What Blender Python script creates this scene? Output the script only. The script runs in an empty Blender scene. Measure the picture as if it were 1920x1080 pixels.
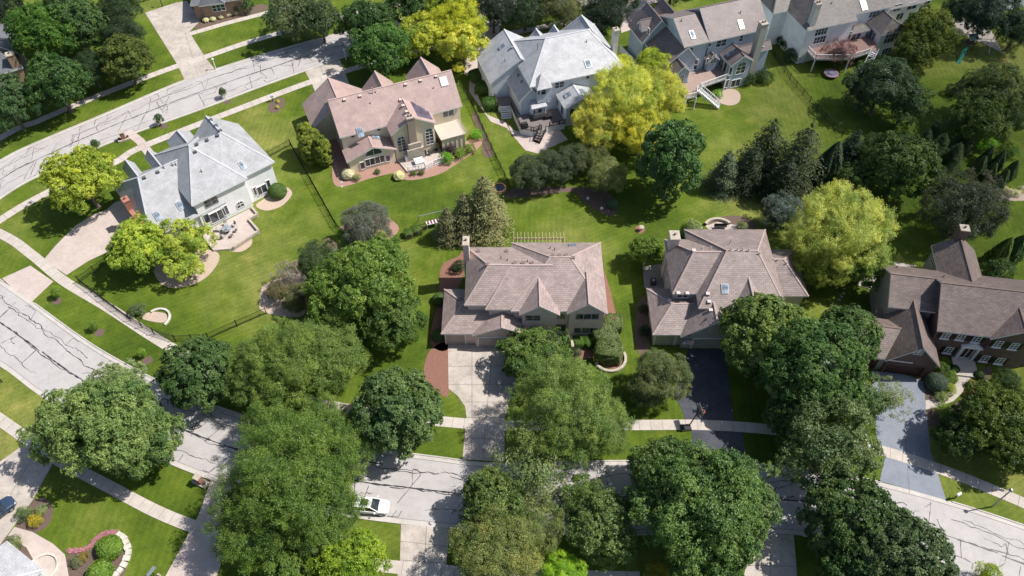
import bpy, math, random
import numpy as np
from mathutils import Vector, Matrix

# ---------------------------------------------------------------- camera, sky, sun
F_PX, TILT, CAM_H = 1480.0, math.radians(51.5), 91.0
CT, ST = math.cos(TILT), math.sin(TILT)
scene = bpy.context.scene
COL = scene.collection
cam_d = bpy.data.cameras.new("camera"); cam = bpy.data.objects.new("camera", cam_d); COL.objects.link(cam)
cam.location = (0, 0, CAM_H); cam.rotation_euler = (math.pi / 2 - TILT, 0, 0)
cam_d.sensor_width = 36.0; cam_d.lens = 36.0 * F_PX / 1920.0; cam_d.clip_end = 3000; cam_d.clip_start = 0.5
scene.camera = cam
SUN_DIR = Vector((0.73, 0.13, 1.0)).normalized()
sun_el = math.asin(SUN_DIR.z); sun_az = math.atan2(SUN_DIR.x, SUN_DIR.y)
w = bpy.data.worlds.new("World"); scene.world = w; w.use_nodes = True
sky = w.node_tree.nodes.new("ShaderNodeTexSky"); sky.sky_type = 'NISHITA'; sky.sun_disc = False
sky.sun_elevation = sun_el; sky.sun_rotation = sun_az; sky.air_density = 1.0; sky.dust_density = 1.5
bg = w.node_tree.nodes["Background"]; bg.inputs[1].default_value = 0.088
w.node_tree.links.new(sky.outputs[0], bg.inputs[0])
sl = bpy.data.lights.new("sun", 'SUN'); sl.energy = 4.6; sl.angle = math.radians(0.53); sl.color = (1.0, 0.95, 0.88)
so = bpy.data.objects.new("sun", sl); COL.objects.link(so); so.location = (60, 60, 200)
so.rotation_euler = SUN_DIR.to_track_quat('Z', 'Y').to_euler()
scene.view_settings.view_transform = 'Standard'; scene.view_settings.look = 'None'
scene.view_settings.exposure = 0.50; scene.view_settings.gamma = 1.0
scene.cycles.max_bounces = 6; scene.cycles.transparent_max_bounces = 4

def ray(px, py):
    u, v = px - 960.0, 540.0 - py
    return Vector((u, F_PX * CT + v * ST, -F_PX * ST + v * CT))
def at(px, py, z=0.0):                       # the place on the level z that lies under photo pixel (px, py)
    d = ray(px, py); t = (z - CAM_H) / d.z
    return Vector((d.x * t, d.y * t, z))
def mpp(p):                                  # metres per photo pixel at a point
    return (p.y * CT + (CAM_H - p.z) * ST) / F_PX

# ---------------------------------------------------------------- materials
def new_mat(name):
    m = bpy.data.materials.new(name); m.use_nodes = True
    return m, m.node_tree, m.node_tree.nodes["Principled BSDF"]
def N(t, k, **kw):
    n = t.nodes.new(k)
    for a, b in kw.items(): setattr(n, a, b)
    return n
def ramp(t, fac, stops):
    r = N(t, "ShaderNodeValToRGB"); e = r.color_ramp.elements
    while len(e) < len(stops): e.new(0.5)
    for i, (p, c) in enumerate(stops): e[i].position = p; e[i].color = (*c, 1)
    t.links.new(fac, r.inputs[0]); return r.outputs[0]
def noise(t, scale, detail=4, rough=0.6, vec=None):
    n = N(t, "ShaderNodeTexNoise"); n.inputs["Scale"].default_value = scale
    n.inputs["Detail"].default_value = detail; n.inputs["Roughness"].default_value = rough
    if vec is None:
        vec = N(t, "ShaderNodeTexCoord").outputs["Object"]
    t.links.new(vec, n.inputs["Vector"]); return n.outputs["Fac"]
def mixc(t, fac, a, b, mode='MIX'):
    m = N(t, "ShaderNodeMix", data_type='RGBA', blend_type=mode)
    for s, v in ((0, fac), (6, a), (7, b)):
        if isinstance(v, (int, float)): m.inputs[s].default_value = v
        elif isinstance(v, tuple): m.inputs[s].default_value = (*v, 1)
        else: t.links.new(v, m.inputs[s])
    return m.outputs[2]
def sc(c, k): return tuple(x * k for x in c)
MATS = {}
def plain(name, col, rough=0.7, var=0.12, scale=2.0, metal=0.0, bump=0.0, spec=0.4):
    if name in MATS: return MATS[name]
    m, t, b = new_mat(name)
    f = noise(t, scale, 5)
    t.links.new(ramp(t, f, [(0.3, sc(col, 1 - var)), (0.7, sc(col, 1 + var))]), b.inputs["Base Color"])
    b.inputs["Roughness"].default_value = rough; b.inputs["Metallic"].default_value = metal
    b.inputs["Specular IOR Level"].default_value = spec
    if bump:
        bp = N(t, "ShaderNodeBump"); bp.inputs["Strength"].default_value = bump; bp.inputs["Distance"].default_value = 0.05
        t.links.new(noise(t, scale * 6, 3), bp.inputs["Height"]); t.links.new(bp.outputs[0], b.inputs["Normal"])
    MATS[name] = m; return m
def concrete(name, col, stain=0.16):
    if name in MATS: return MATS[name]
    m, t, b = new_mat(name)
    a = ramp(t, noise(t, 0.35, 8, 0.65), [(0.3, sc(col, 1 - stain)), (0.62, sc(col, 1.08))])
    c = ramp(t, noise(t, 9, 4), [(0.3, (0.86,) * 3), (0.7, (1.08,) * 3)])
    d_ = ramp(t, noise(t, 1.3, 6, 0.7), [(0.30, (1 - stain * 1.1,) * 3), (0.50, (1.0,) * 3), (0.75, (1.06,) * 3)]); c = mixc(t, 1.0, c, d_, 'MULTIPLY')
    t.links.new(mixc(t, 1.0, a, c, 'MULTIPLY'), b.inputs["Base Color"]); b.inputs["Roughness"].default_value = 0.85
    MATS[name] = m; return m
def shingle(name, col, con=0.16, row=0.24):
    if name in MATS: return MATS[name]
    m, t, b = new_mat(name)
    uv = N(t, "ShaderNodeUVMap").outputs[0]
    br = N(t, "ShaderNodeTexBrick"); br.inputs["Scale"].default_value = 1.0
    br.inputs["Color1"].default_value = (*sc(col, 1 + con), 1); br.inputs["Color2"].default_value = (*sc(col, 1 - con), 1)
    br.inputs["Mortar"].default_value = (*sc(col, 0.58 if con > .1 else 0.80), 1); br.inputs["Mortar Size"].default_value = 0.022
    br.inputs["Brick Width"].default_value = 0.55; br.inputs["Row Height"].default_value = row
    t.links.new(uv, br.inputs["Vector"])
    big = ramp(t, noise(t, 0.5, 8, 0.7), [(0.38, (0.84,) * 3), (0.62, (1.1,) * 3)])
    fine = ramp(t, noise(t, 7, 3), [(0.25, (0.82,) * 3), (0.75, (1.16,) * 3)])
    c = mixc(t, 1.0, br.outputs[0], big, 'MULTIPLY'); c = mixc(t, 1.0, c, fine, 'MULTIPLY')
    t.links.new(c, b.inputs["Base Color"]); b.inputs["Roughness"].default_value = 0.55
    b.inputs["Specular IOR Level"].default_value = 0.55
    bp = N(t, "ShaderNodeBump"); bp.inputs["Strength"].default_value = 0.5; bp.inputs["Distance"].default_value = 0.03
    t.links.new(br.outputs["Fac"], bp.inputs["Height"]); bp.invert = True; t.links.new(bp.outputs[0], b.inputs["Normal"])
    MATS[name] = m; return m
def siding(name, col, row=0.2, brick=False, col2=None, mortar=None):
    if name in MATS: return MATS[name]
    m, t, b = new_mat(name)
    tc = N(t, "ShaderNodeTexCoord").outputs["Object"]; sp = N(t, "ShaderNodeSeparateXYZ"); t.links.new(tc, sp.inputs[0])
    ad = N(t, "ShaderNodeMath", operation='ADD'); t.links.new(sp.outputs[0], ad.inputs[0]); t.links.new(sp.outputs[1], ad.inputs[1])
    cb = N(t, "ShaderNodeCombineXYZ"); t.links.new(ad.outputs[0], cb.inputs[0]); t.links.new(sp.outputs[2], cb.inputs[1])
    br = N(t, "ShaderNodeTexBrick"); br.inputs["Scale"].default_value = 1.0
    br.inputs["Color1"].default_value = (*col, 1); br.inputs["Color2"].default_value = (*(col2 or sc(col, 0.97)), 1)
    br.inputs["Mortar"].default_value = (*(mortar or sc(col, 0.72)), 1)
    br.inputs["Mortar Size"].default_value = 0.02 if brick else 0.012
    br.inputs["Brick Width"].default_value = 0.42 if brick else 4.0; br.inputs["Row Height"].default_value = row
    t.links.new(cb.outputs[0], br.inputs["Vector"])
    big = ramp(t, noise(t, 0.8, 6), [(0.3, (0.88,) * 3), (0.7, (1.06,) * 3)])
    t.links.new(mixc(t, 1.0, br.outputs[0], big, 'MULTIPLY'), b.inputs["Base Color"]); b.inputs["Roughness"].default_value = 0.7
    MATS[name] = m; return m
def glass(name="window glass", col=(0.035, 0.045, 0.05)):
    if name in MATS: return MATS[name]
    m, t, b = new_mat(name)
    t.links.new(ramp(t, noise(t, 0.9, 3), [(0.35, sc(col, 0.5)), (0.7, sc(col, 2.2))]), b.inputs["Base Color"])
    b.inputs["Roughness"].default_value = 0.08; b.inputs["Specular IOR Level"].default_value = 0.8
    MATS[name] = m; return m
def lawn_mat():
    m, t, b = new_mat("lawn grass")
    tc = N(t, "ShaderNodeTexCoord").outputs["Object"]
    big = ramp(t, noise(t, 0.035, 6, 0.62, tc), [(0.38, (0.050, 0.090, 0.008)), (0.5, (0.088, 0.134, 0.013)), (0.64, (0.165, 0.192, 0.042))])
    mid = ramp(t, noise(t, 0.33, 8, 0.75, tc), [(0.32, (0.64, 0.72, 0.64)), (0.68, (1.38, 1.26, 1.38))])
    fine = ramp(t, noise(t, 4.0, 6, 0.8, tc), [(0.28, (0.60, 0.66, 0.58)), (0.72, (1.40, 1.32, 1.42))])
    # mowing stripes: two directions, each only in some yards
    def stripes(deg, s_, sc_):
        mp = N(t, "ShaderNodeMapping"); mp.inputs["Rotation"].default_value = (0, 0, math.radians(deg)); t.links.new(tc, mp.inputs[0])
        wv = N(t, "ShaderNodeTexWave"); wv.inputs["Scale"].default_value = sc_; wv.inputs["Distortion"].default_value = 2.2
        wv.inputs["Detail"].default_value = 3; wv.inputs["Detail Scale"].default_value = 0.5; t.links.new(mp.outputs[0], wv.inputs["Vector"])
        a_ = ramp(t, wv.outputs["Fac"], [(0.3, (0.955,) * 3), (0.7, (1.04,) * 3)])
        k_ = ramp(t, noise(t, 0.022, 2, 0.5, tc), [(0.46 + s_, (0, 0, 0)), (0.52 + s_, (1, 1, 1))])
        return a_, k_
    s1, k1 = stripes(3, 0.0, 0.36); s2, k2 = stripes(62, 0.02, 0.42)
    st = mixc(t, k1, s2, s1)
    pt = ramp(t, noise(t, 0.13, 8, 0.75, tc), [(0.55, (1, 1, 1)), (0.68, (1.5, 1.22, 1.6))])
    c = mixc(t, 1, big, mid, 'MULTIPLY'); c = mixc(t, 1, c, fine, 'MULTIPLY'); c = mixc(t, 1, c, st, 'MULTIPLY'); c = mixc(t, 1, c, pt, 'MULTIPLY')
    t.links.new(c, b.inputs["Base Color"]); b.inputs["Roughness"].default_value = 0.9; b.inputs["Specular IOR Level"].default_value = 0.15
    bp = N(t, "ShaderNodeBump"); bp.inputs["Strength"].default_value = 0.7; bp.inputs["Distance"].default_value = 0.12
    t.links.new(noise(t, 7, 4, 0.8, tc), bp.inputs["Height"]); t.links.new(bp.outputs[0], b.inputs["Normal"])
    return m
def leaf_mat(name, trans=0.34, rough=0.45, spec=0.35):
    if name in MATS: return MATS[name]
    m, t, b = new_mat(name)
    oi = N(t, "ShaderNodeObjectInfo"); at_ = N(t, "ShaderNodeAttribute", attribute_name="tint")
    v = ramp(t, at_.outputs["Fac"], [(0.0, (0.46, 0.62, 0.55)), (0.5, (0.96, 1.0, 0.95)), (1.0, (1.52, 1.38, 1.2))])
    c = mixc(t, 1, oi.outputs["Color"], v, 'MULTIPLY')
    t.links.new(c, b.inputs["Base Color"]); b.inputs["Roughness"].default_value = rough; b.inputs["Specular IOR Level"].default_value = spec
    tr = N(t, "ShaderNodeBsdfTranslucent"); t.links.new(mixc(t, 1, c, (1.25, 1.25, 0.7), 'MULTIPLY'), tr.inputs[0])
    mx = N(t, "ShaderNodeMixShader"); mx.inputs[0].default_value = trans
    t.links.new(b.outputs[0], mx.inputs[1]); t.links.new(tr.outputs[0], mx.inputs[2])
    t.links.new(mx.outputs[0], t.nodes["Material Output"].inputs[0]); MATS[name] = m; return m

WHITE = plain("white trim paint", (0.72, 0.72, 0.72), 0.5, 0.05)
BARK = plain("bark", (0.14, 0.11, 0.085), 0.9, 0.3, 6)
TAR = plain("black crack sealant", (0.035, 0.035, 0.04), 0.5, 0.2)
GLASS = glass()
BLACKM = plain("black metal", (0.02, 0.02, 0.022), 0.45, 0.1)
MULCH = plain("red mulch", (0.23, 0.115, 0.085), 0.95, 0.35, 7, bump=0.8)
MULCHD = plain("brown mulch", (0.13, 0.09, 0.072), 0.95, 0.35, 7, bump=0.8)
PEBBLE = plain("pebble bed", (0.46, 0.36, 0.29), 0.95, 0.35, 9, bump=0.8)
STONE = plain("pale stone", (0.40, 0.35, 0.29), 0.9, 0.25, 3, bump=0.4)
CONC = concrete("driveway concrete", (0.44, 0.39, 0.345), .26)
CONCP = concrete("sidewalk concrete", (0.47, 0.42, 0.375), 0.14)
PAVER = concrete("pink paver", (0.46, 0.385, 0.35), 0.12)
ASPH = concrete("dark asphalt", (0.064, 0.068, 0.086), 0.35)
ASPHG = concrete("sealed grey asphalt", (0.20, 0.22, 0.265), 0.1)
ROADM = concrete("road concrete", (0.39, 0.37, 0.365), 0.09)
GUTTER = concrete("gutter concrete", (0.46, 0.43, 0.40), 0.12)
METAL = plain("grey metal", (0.4, 0.42, 0.44), 0.4, 0.1, metal=0.7)
LEAF = leaf_mat("leaves"); LEAFG = leaf_mat("glossy leaves", 0.26, 0.5, 0.35); NEEDLE = leaf_mat("needles", 0.15, 0.6, 0.25)

# ---------------------------------------------------------------- mesh helpers
class MB:
    def __init__(s): s.v = []; s.f = []; s.m = []; s.uv = []
    def face(s, pts, m=0, uv=None):
        i = len(s.v); s.v += [tuple(p) for p in pts]; s.f.append(tuple(range(i, i + len(pts)))); s.m.append(m)
        s.uv += list(uv) if uv else [(p[0], p[1]) for p in pts]
    def box(s, x0, x1, y0, y1, z0, z1, m=0):
        a = [(x0, y0, z0), (x1, y0, z0), (x1, y1, z0), (x0, y1, z0), (x0, y0, z1), (x1, y0, z1), (x1, y1, z1), (x0, y1, z1)]
        for q in ((3, 2, 1, 0), (4, 5, 6, 7), (0, 1, 5, 4), (1, 2, 6, 5), (2, 3, 7, 6), (3, 0, 4, 7)): s.face([a[k] for k in q], m)
    def beam(s, p0, p1, wd, ht, m=0, up=(0, 0, 1)):
        p0 = Vector(p0); p1 = Vector(p1); d = (p1 - p0).normalized(); u = Vector(up)
        if abs(d.dot(u)) > 0.98: u = Vector((1, 0, 0))
        x = d.cross(u).normalized() * wd / 2; y = x.cross(d).normalized() * ht / 2
        a = [p0 - x - y, p0 + x - y, p0 + x + y, p0 - x + y]; b = [q + (p1 - p0) for q in a]
        s.face(a[::-1], m); s.face(b, m)
        for k in range(4): s.face([a[k], a[(k + 1) % 4], b[(k + 1) % 4], b[k]], m)
    def tube(s, p0, p1, r0, r1, n=7, m=0, caps=True):
        p0 = Vector(p0); p1 = Vector(p1); d = (p1 - p0).normalized(); u = Vector((0, 0, 1)) if abs(d.z) < 0.95 else Vector((1, 0, 0))
        x = d.cross(u).normalized(); y = d.cross(x)
        A = [p0 + (x * math.cos(k * 2 * math.pi / n) + y * math.sin(k * 2 * math.pi / n)) * r0 for k in range(n)]
        B = [p1 + (x * math.cos(k * 2 * math.pi / n) + y * math.sin(k * 2 * math.pi / n)) * r1 for k in range(n)]
        for k in range(n): s.face([A[k], A[(k + 1) % n], B[(k + 1) % n], B[k]], m)
        if caps: s.face(A[::-1], m); s.face(B, m)
    def prism(s, poly, z0, z1, m=0, mt=None):                    # vertical prism over a plan polygon
        n = len(poly); s.face([(p[0], p[1], z1) for p in poly], m if mt is None else mt)
        for k in range(n):
            p, q = poly[k], poly[(k + 1) % n]
            s.face([(p[0], p[1], z0), (q[0], q[1], z0), (q[0], q[1], z1), (p[0], p[1], z1)], m)
    def slab(s, pts, th, m=0, ms=1):                             # sloping roof plane with thickness
        P = [Vector(p) for p in pts]; e = (P[1] - P[0]).normalized(); n = (P[1] - P[0]).cross(P[2] - P[0]).normalized()
        if n.z < 0: n = -n
        g = n.cross(e)
        s.face(P, m, [((p - P[0]).dot(e) + P[0].x, (p - P[0]).dot(g)) for p in P])
        Q = [p - Vector((0, 0, th)) for p in P]; s.face(Q[::-1], ms)
        for k in range(len(P)):
            j = (k + 1) % len(P); s.face([Q[k], Q[j], P[j], P[k]], ms)
    def build(s, name, mats, parent=None, loc=None, rz=None, smooth=False):
        me = bpy.data.meshes.new(name); me.from_pydata(s.v, [], s.f)
        for mm in (mats if isinstance(mats, (list, tuple)) else [mats]): me.materials.append(mm)
        me.polygons.foreach_set("material_index", s.m)
        uvl = me.uv_layers.new(name="UVMap"); uvl.data.foreach_set("uv", np.array(s.uv, dtype=np.float32).ravel())
        if smooth: me.polygons.foreach_set("use_smooth", [True] * len(s.f))
        me.update(); o = bpy.data.objects.new(name, me); COL.objects.link(o)
        if parent: o.parent = parent
        if loc is not None: o.location = loc
        if rz is not None: o.rotation_euler = (0, 0, rz)
        return o
def tag(o, label=None, cat=None, group=None, kind=None):
    if label: o["label"] = label
    if cat: o["category"] = cat
    if group: o["group"] = group
    if kind: o["kind"] = kind
    return o
def thing(name, label, cat, loc=(0, 0, 0), rz=0.0, group=None):
    o = bpy.data.objects.new(name, None); COL.objects.link(o); o.location = loc; o.rotation_euler = (0, 0, rz)
    o.empty_display_size = 0.3; return tag(o, label, cat, group)
def lin(pts, steps=8, closed=False):                             # Catmull-Rom through points
    P = [Vector((p[0], p[1], 0)) for p in pts]; n = len(P); out = []
    for i in range(n if closed else n - 1):
        if closed: a, b, c, d = P[(i - 1) % n], P[i], P[(i + 1) % n], P[(i + 2) % n]
        else: a, b, c, d = P[max(i - 1, 0)], P[i], P[i + 1], P[min(i + 2, n - 1)]
        for k in range(steps):
            t = k / steps
            out.append(0.5 * ((2 * b) + (c - a) * t + (2 * a - 5 * b + 4 * c - d) * t * t + (3 * b - a - 3 * c + d) * t ** 3))
    if not closed: out.append(P[-1])
    return out
def G(pix): return [at(x, y) for x, y in pix]
def offs(line, d):
    out = []
    for i, p in enumerate(line):
        a = line[max(i - 1, 0)]; b = line[min(i + 1, len(line) - 1)]; t = (b - a).normalized()
        out.append(p + Vector((-t.y, t.x, 0)) * d)
    return out
def ribbon(mb, line, wd, z, m=0, jit=0.0):
    L = offs(line, wd / 2); R = offs(line, -wd / 2)
    for i in range(len(line) - 1):
        mb.face([(R[i].x, R[i].y, z), (R[i + 1].x, R[i + 1].y, z), (L[i + 1].x, L[i + 1].y, z), (L[i].x, L[i].y, z)], m)
def patch(name, pix, z, mat, smooth=False, lines=(), lw=0.05, label=None):
    pts = lin(G(pix), 6, True) if smooth else G(pix)
    mb = MB(); mb.face([(p.x, p.y, z) for p in pts], 0)
    for a, b in lines:
        ribbon(mb, G([a, b]), lw, z + 0.006, 1)
    o = mb.build(name, [mat, JOINT]); tag(o, label, None, None, "structure"); return o
JOINT = plain("dark joint", (0.13, 0.12, 0.11), 0.9)

# ---------------------------------------------------------------- ground, roads, paths
mb = MB(); mb.face([(-900, -300, 0), (900, -300, 0), (900, 1500, 0), (-900, 1500, 0)]); tag(mb.build("lawn", lawn_mat()), kind="structure")

def band(A, B, z, mb, m=0):
    for i in range(len(A) - 1):
        mb.face([(A[i].x, A[i].y, z), (A[i + 1].x, A[i + 1].y, z), (B[i + 1].x, B[i + 1].y, z), (B[i].x, B[i].y, z)], m)
def resample(line, n):
    d = [0]
    for a, b in zip(line, line[1:]): d.append(d[-1] + (b - a).length)
    out = []; j = 0
    for k in range(n):
        t = d[-1] * k / (n - 1)
        while j < len(line) - 2 and d[j + 1] < t: j += 1
        f = (t - d[j]) / max(d[j + 1] - d[j], 1e-6); out.append(line[j].lerp(line[j + 1], min(max(f, 0), 1)))
    return out
def project(p):
    q = Vector((p.x, p.y, p.z - CAM_H)); dep = q.y * CT - q.z * ST
    return 960 + F_PX * q.x / dep, 540 - F_PX * (q.y * ST + q.z * CT) / dep
def make_road(label, edge_n, edge_s, seed, gaps_n, gaps_s, n=150, dens=1.0, thick=1.25):
    N_ = resample(lin(G(edge_n)), n); S_ = resample(lin(G(edge_s)), n); r = random.Random(seed); mb = MB()
    if (N_[1] - N_[0]).cross(S_[0] - N_[0]).z > 0: sgn = 1
    else: sgn = -1
    band(N_, S_, 0.012, mb, 0)
    gn = offs(N_, 0.6 * sgn); gs = offs(S_, -0.6 * sgn)
    band(N_, gn, 0.020, mb, 1); band(gs, S_, 0.020, mb, 1)
    ribbon(mb, gn, 0.05, 0.026, 3); ribbon(mb, gs, 0.05, 0.026, 3)
    for line, gaps, sg in ((N_, gaps_n, -1), (S_, gaps_s, 1)):   # the raised kerb, broken where drives cross it
        for a, b in zip(line, line[1:]):
            px = project(a)[0]
            if any(g0 < px < g1 for g0, g1 in gaps): continue
            mb.beam(a + Vector((0, 0, .05)), b + Vector((0, 0, .05)), 0.16, 0.12, 1)
    L = sum((b - a).length for a, b in zip(N_, N_[1:]))
    def P(s, t):                                                 # s metres along, t 0..1 across
        x = min(max(s / L * (n - 1), 0), n - 1.001); i = int(x); f = x - i
        return N_[i].lerp(N_[i + 1], f).lerp(S_[i].lerp(S_[i + 1], f), t)
    def wander(s, t, ds, k, amp, wd, drift=0.0):
        pts = []; tt = t; ph = r.random() * 6
        for i in range(k):
            tt += r.gauss(0, amp) + drift; tt = t + (tt - t) * 0.93 if not drift else tt
            pts.append(P(s + ds * i, min(max(tt, 0.08), 0.92)))
        z_ = 0.030 + r.random() * 0.004; ws = [wd * thick * r.choice((.5, .7, .9, 1, 1.1, 1.6)) for _ in pts]; L_ = offs(pts, 1); 
        for i in range(len(pts) - 1):
            a_, b_ = pts[i], pts[i + 1]; na, nb = (L_[i] - a_) * ws[i] / 2, (L_[i + 1] - b_) * ws[i + 1] / 2
            mb.face([((a_ - na).x, (a_ - na).y, z_), ((b_ - nb).x, (b_ - nb).y, z_), ((b_ + nb).x, (b_ + nb).y, z_), ((a_ + na).x, (a_ + na).y, z_)], 2)
        return s + ds * (k - 1), tt
    for (t0, wd, am) in ((0.5, 0.13, .002), (0.51, .07, .012), (0.26, .065, .014), (0.78, .06, .014), (0.22, .06, .016)):
        s = r.uniform(0, 6)
        while s < L - 4:
            k = r.randint(16, 60) if t0 != 0.5 else 70
            wander(s, t0, 0.45, k, am, wd * r.uniform(.8, 1.15)); s += 0.45 * k + (r.uniform(1, 9) if t0 != 0.5 else 0.0)
    for q in range(int(L / 2.6 * dens)):                         # cross cracks that fork
        s = r.uniform(1, L - 2); t = r.choice([0.26, 0.5, 0.5, 0.78]); dr = r.choice([-1, 1]) * r.uniform(.03, .05)
        s2, t2 = wander(s, t, r.uniform(-.16, .16), r.randint(4, 11), .006, r.uniform(.045, .08), dr)
        if r.random() < .5: wander(s2, t2, r.choice([-1, 1]) * r.uniform(.15, .35), r.randint(4, 9), .018, .05, dr * r.uniform(-.5, .4))
    o = mb.build("road", [ROADM, GUTTER, TAR, JOINT]); tag(o, label, None, None, "structure")
ROAD_TOP_N = [(-420, 565), (-160, 395), (0, 301), (62, 270), (200, 212), (347, 150), (480, 106), (640, 61), (760, 33), (880, 5), (1040, -25), (1200, -50)]
ROAD_TOP_S = [(-420, 720), (-160, 505), (0, 374), (95, 320), (215, 265), (380, 205), (480, 167), (572, 134), (665, 102), (800, 68), (960, 36), (1120, 8), (1250, -10)]
ROAD_LOW_N = [(-150, 440), (-60, 485), (0, 524), (60, 565), (175, 647), (292, 712), (370, 748), (460, 780), (560, 812), (680, 838), (807, 855), (915, 867), (1060, 866), (1185, 864), (1355, 866), (1440, 872), (1545, 884), (1637, 901), (1772, 937), (1920, 985), (2100, 1050)]
ROAD_LOW_S = [(-280, 530), (-120, 610), (0, 686), (72, 740), (160, 793), (250, 838), (322, 871), (397, 900), (500, 934), (600, 959), (690, 974), (845, 991), (1000, 1001), (1150, 1003), (1300, 1000), (1455, 1001), (1520, 1007), (1640, 1033), (1780, 1078), (1920, 1134), (2150, 1235)]
make_road("crack-sealed concrete street curving past the upper row of houses", ROAD_TOP_N, ROAD_TOP_S, 5, [(345, 405)], [(572, 637)], 130, 1.7, 1.05)
make_road("crack-sealed concrete street curving under the lower row of trees", ROAD_LOW_N, ROAD_LOW_S, 9, [(0, 62), (868, 948), (1300, 1400), (1648, 1772)], [(10, 105), (397, 470), (750, 846), (1405, 1490)], 190, 1.35, 1.25)

def walk(label, pix, wd=1.5, mat=None, z=0.040, joints=1.5, sm=True):
    c = lin(G(pix), 8) if sm else G(pix); L = sum((b - a).length for a, b in zip(c, c[1:])); c = resample(c, max(int(L / 0.75), 2)); mb = MB()
    ribbon(mb, c, wd, z, 0)
    for i in range(0, len(c) - 1, max(int(joints / 0.75), 1)):
        t = (c[i + 1] - c[i]).normalized(); nrm = Vector((-t.y, t.x, 0)) * wd / 2
        ribbon(mb, [c[i] - nrm, c[i] + nrm], 0.035, z + .006, 1)
    tag(mb.build("sidewalk", [mat or CONCP, JOINT]), label, None, None, "structure")
walk("sidewalk on the far side of the upper street", [(-300, 440), (0, 259), (70, 228), (135, 200), (240, 158), (338, 122), (385, 107), (480, 75), (630, 34), (760, 5)])
walk("sidewalk between the upper street and the house fronts", [(-120, 500), (0, 413), (88, 362), (215, 305), (270, 274), (480, 192), (585, 153), (670, 127), (800, 92), (960, 62), (1022, 50), (1100, 34), (1210, 6), (1300, -15)])
walk("sidewalk curving along the near lawns", [(-150, 375), (0, 438), (60, 478), (120, 527), (200, 575), (312, 647), (420, 703), (560, 747), (700, 775), (835, 791), (960, 798), (1200, 797), (1320, 797), (1440, 805), (1540, 820), (1640, 842), (1700, 859), (1780, 886), (1860, 918), (1930, 948), (2050, 1005)])
walk("sidewalk under the big trees on the near side", [(-120, 705), (0, 787), (50, 822), (110, 862), (215, 918), (300, 962), (390, 996), (500, 1022), (610, 1045), (712, 1060), (850, 1073), (1000, 1080), (1200, 1084)])

def grid(x_, y0, y1): return [((x_, y0), (x_, y1))]
patch("driveway", [(272, 24), (333, 122), (347, 151), (372, 145), (404, 131), (385, 108), (355, 60), (378, 37), (350, 2), (330, 5)], .030, CONC, lines=[((347, 60), (372, 145)), ((333, 122), (388, 108))], label="pale concrete driveway of the house at the top left")
walk("straight front walk of the house at the top left", [(355, 64), (420, 45), (500, 24), (560, 8)], 1.3, z=.034, sm=False)
patch("driveway", [(586, 160), (572, 134), (637, 112), (645, 132), (656, 160), (662, 185), (600, 195)], .030, CONC, lines=[((600, 125), (622, 175)), ((579, 150), (650, 137))], label="concrete driveway of the pink roofed house")
patch("driveway", [(870, 140), (885, 60), (893, 8), (925, 0), (940, 40), (930, 90), (905, 150)], .030, PAVER, label="driveway of the white house under the trees")
patch("driveway", [(1165, 62), (1160, 20), (1178, -12), (1215, -15), (1215, 25), (1200, 50)], .030, PAVER, label="driveway of the blue house under the trees")
walk("paver walk from the kerb to the grey roofed house", [(238, 246), (262, 264), (292, 303)], 1.5, PAVER, .046, sm=False)
patch("driveway", [(82, 487), (105, 460), (140, 425), (170, 405), (200, 393), (215, 380), (260, 365), (290, 430), (262, 440), (225, 448), (207, 470), (165, 490), (125, 516)], .030, PAVER, label="wide pink paver driveway beside the grey roofed house")
patch("driveway", [(57, 498), (100, 528), (60, 566), (25, 542), (4, 522)], .030, PAVER, label="pink paver apron by the curve of the street")
dl = [((885, 657), (885, 860)), ((923, 657), (905, 862)), ((840, 687), (970, 687)), ((840, 721), (955, 721)), ((858, 754), (948, 754)), ((873, 783), (948, 783)), ((873, 822), (945, 824))]
patch("driveway", [(840, 645), (985, 648), (978, 690), (958, 745), (946, 783), (946, 866), (867, 861), (873, 800), (875, 783), (872, 762), (858, 742), (841, 729)], .030, CONC, lines=dl, label="concrete driveway of the mauve brick house")
patch("driveway", [(1290, 655), (1280, 700), (1262, 742), (1275, 760), (1285, 786), (1297, 810), (1301, 865), (1400, 867), (1392, 810), (1375, 785), (1366, 700), (1362, 655)], .030, ASPH, label="dark asphalt driveway with a basketball hoop")
patch("driveway", [(1632, 695), (1640, 760), (1642, 815), (1659, 860), (1649, 902), (1774, 938), (1758, 888), (1745, 845), (1737, 780), (1732, 716), (1690, 700)], .030, ASPHG, lines=[((1690, 720), (1705, 925))], label="grey sealed driveway of the dark brick house")
patch("driveway", [(42, 836), (0, 866), (-120, 930), (-90, 1060), (-30, 1060), (12, 1006), (60, 940), (107, 855), (75, 820)], .030, CONC, lines=[((42, 836), (100, 872)), ((60, 860), (0, 960))], label="concrete driveway at the left edge with a parked car")
patch("driveway", [(397, 897), (470, 925), (430, 1010), (405, 1085), (308, 1085), (372, 967)], .030, PAVER, label="pink paver driveway beside the large near tree")
patch("driveway", [(752, 981), (750, 1050), (742, 1100), (835, 1100), (838, 1040), (846, 992)], .030, CONC, lines=[((800, 987), (793, 1095)), ((751, 1015), (842, 1025)), ((750, 1050), (838, 1056))], label="concrete driveway below the parked white car")
patch("driveway", [(1403, 1000), (1488, 1003), (1493, 1060), (1496, 1110), (1390, 1110), (1400, 1050)], .030, CONC, lines=[((1445, 1000), (1443, 1100)), ((1400, 1060), (1492, 1062))], label="concrete driveway between the lower right trees")
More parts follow.
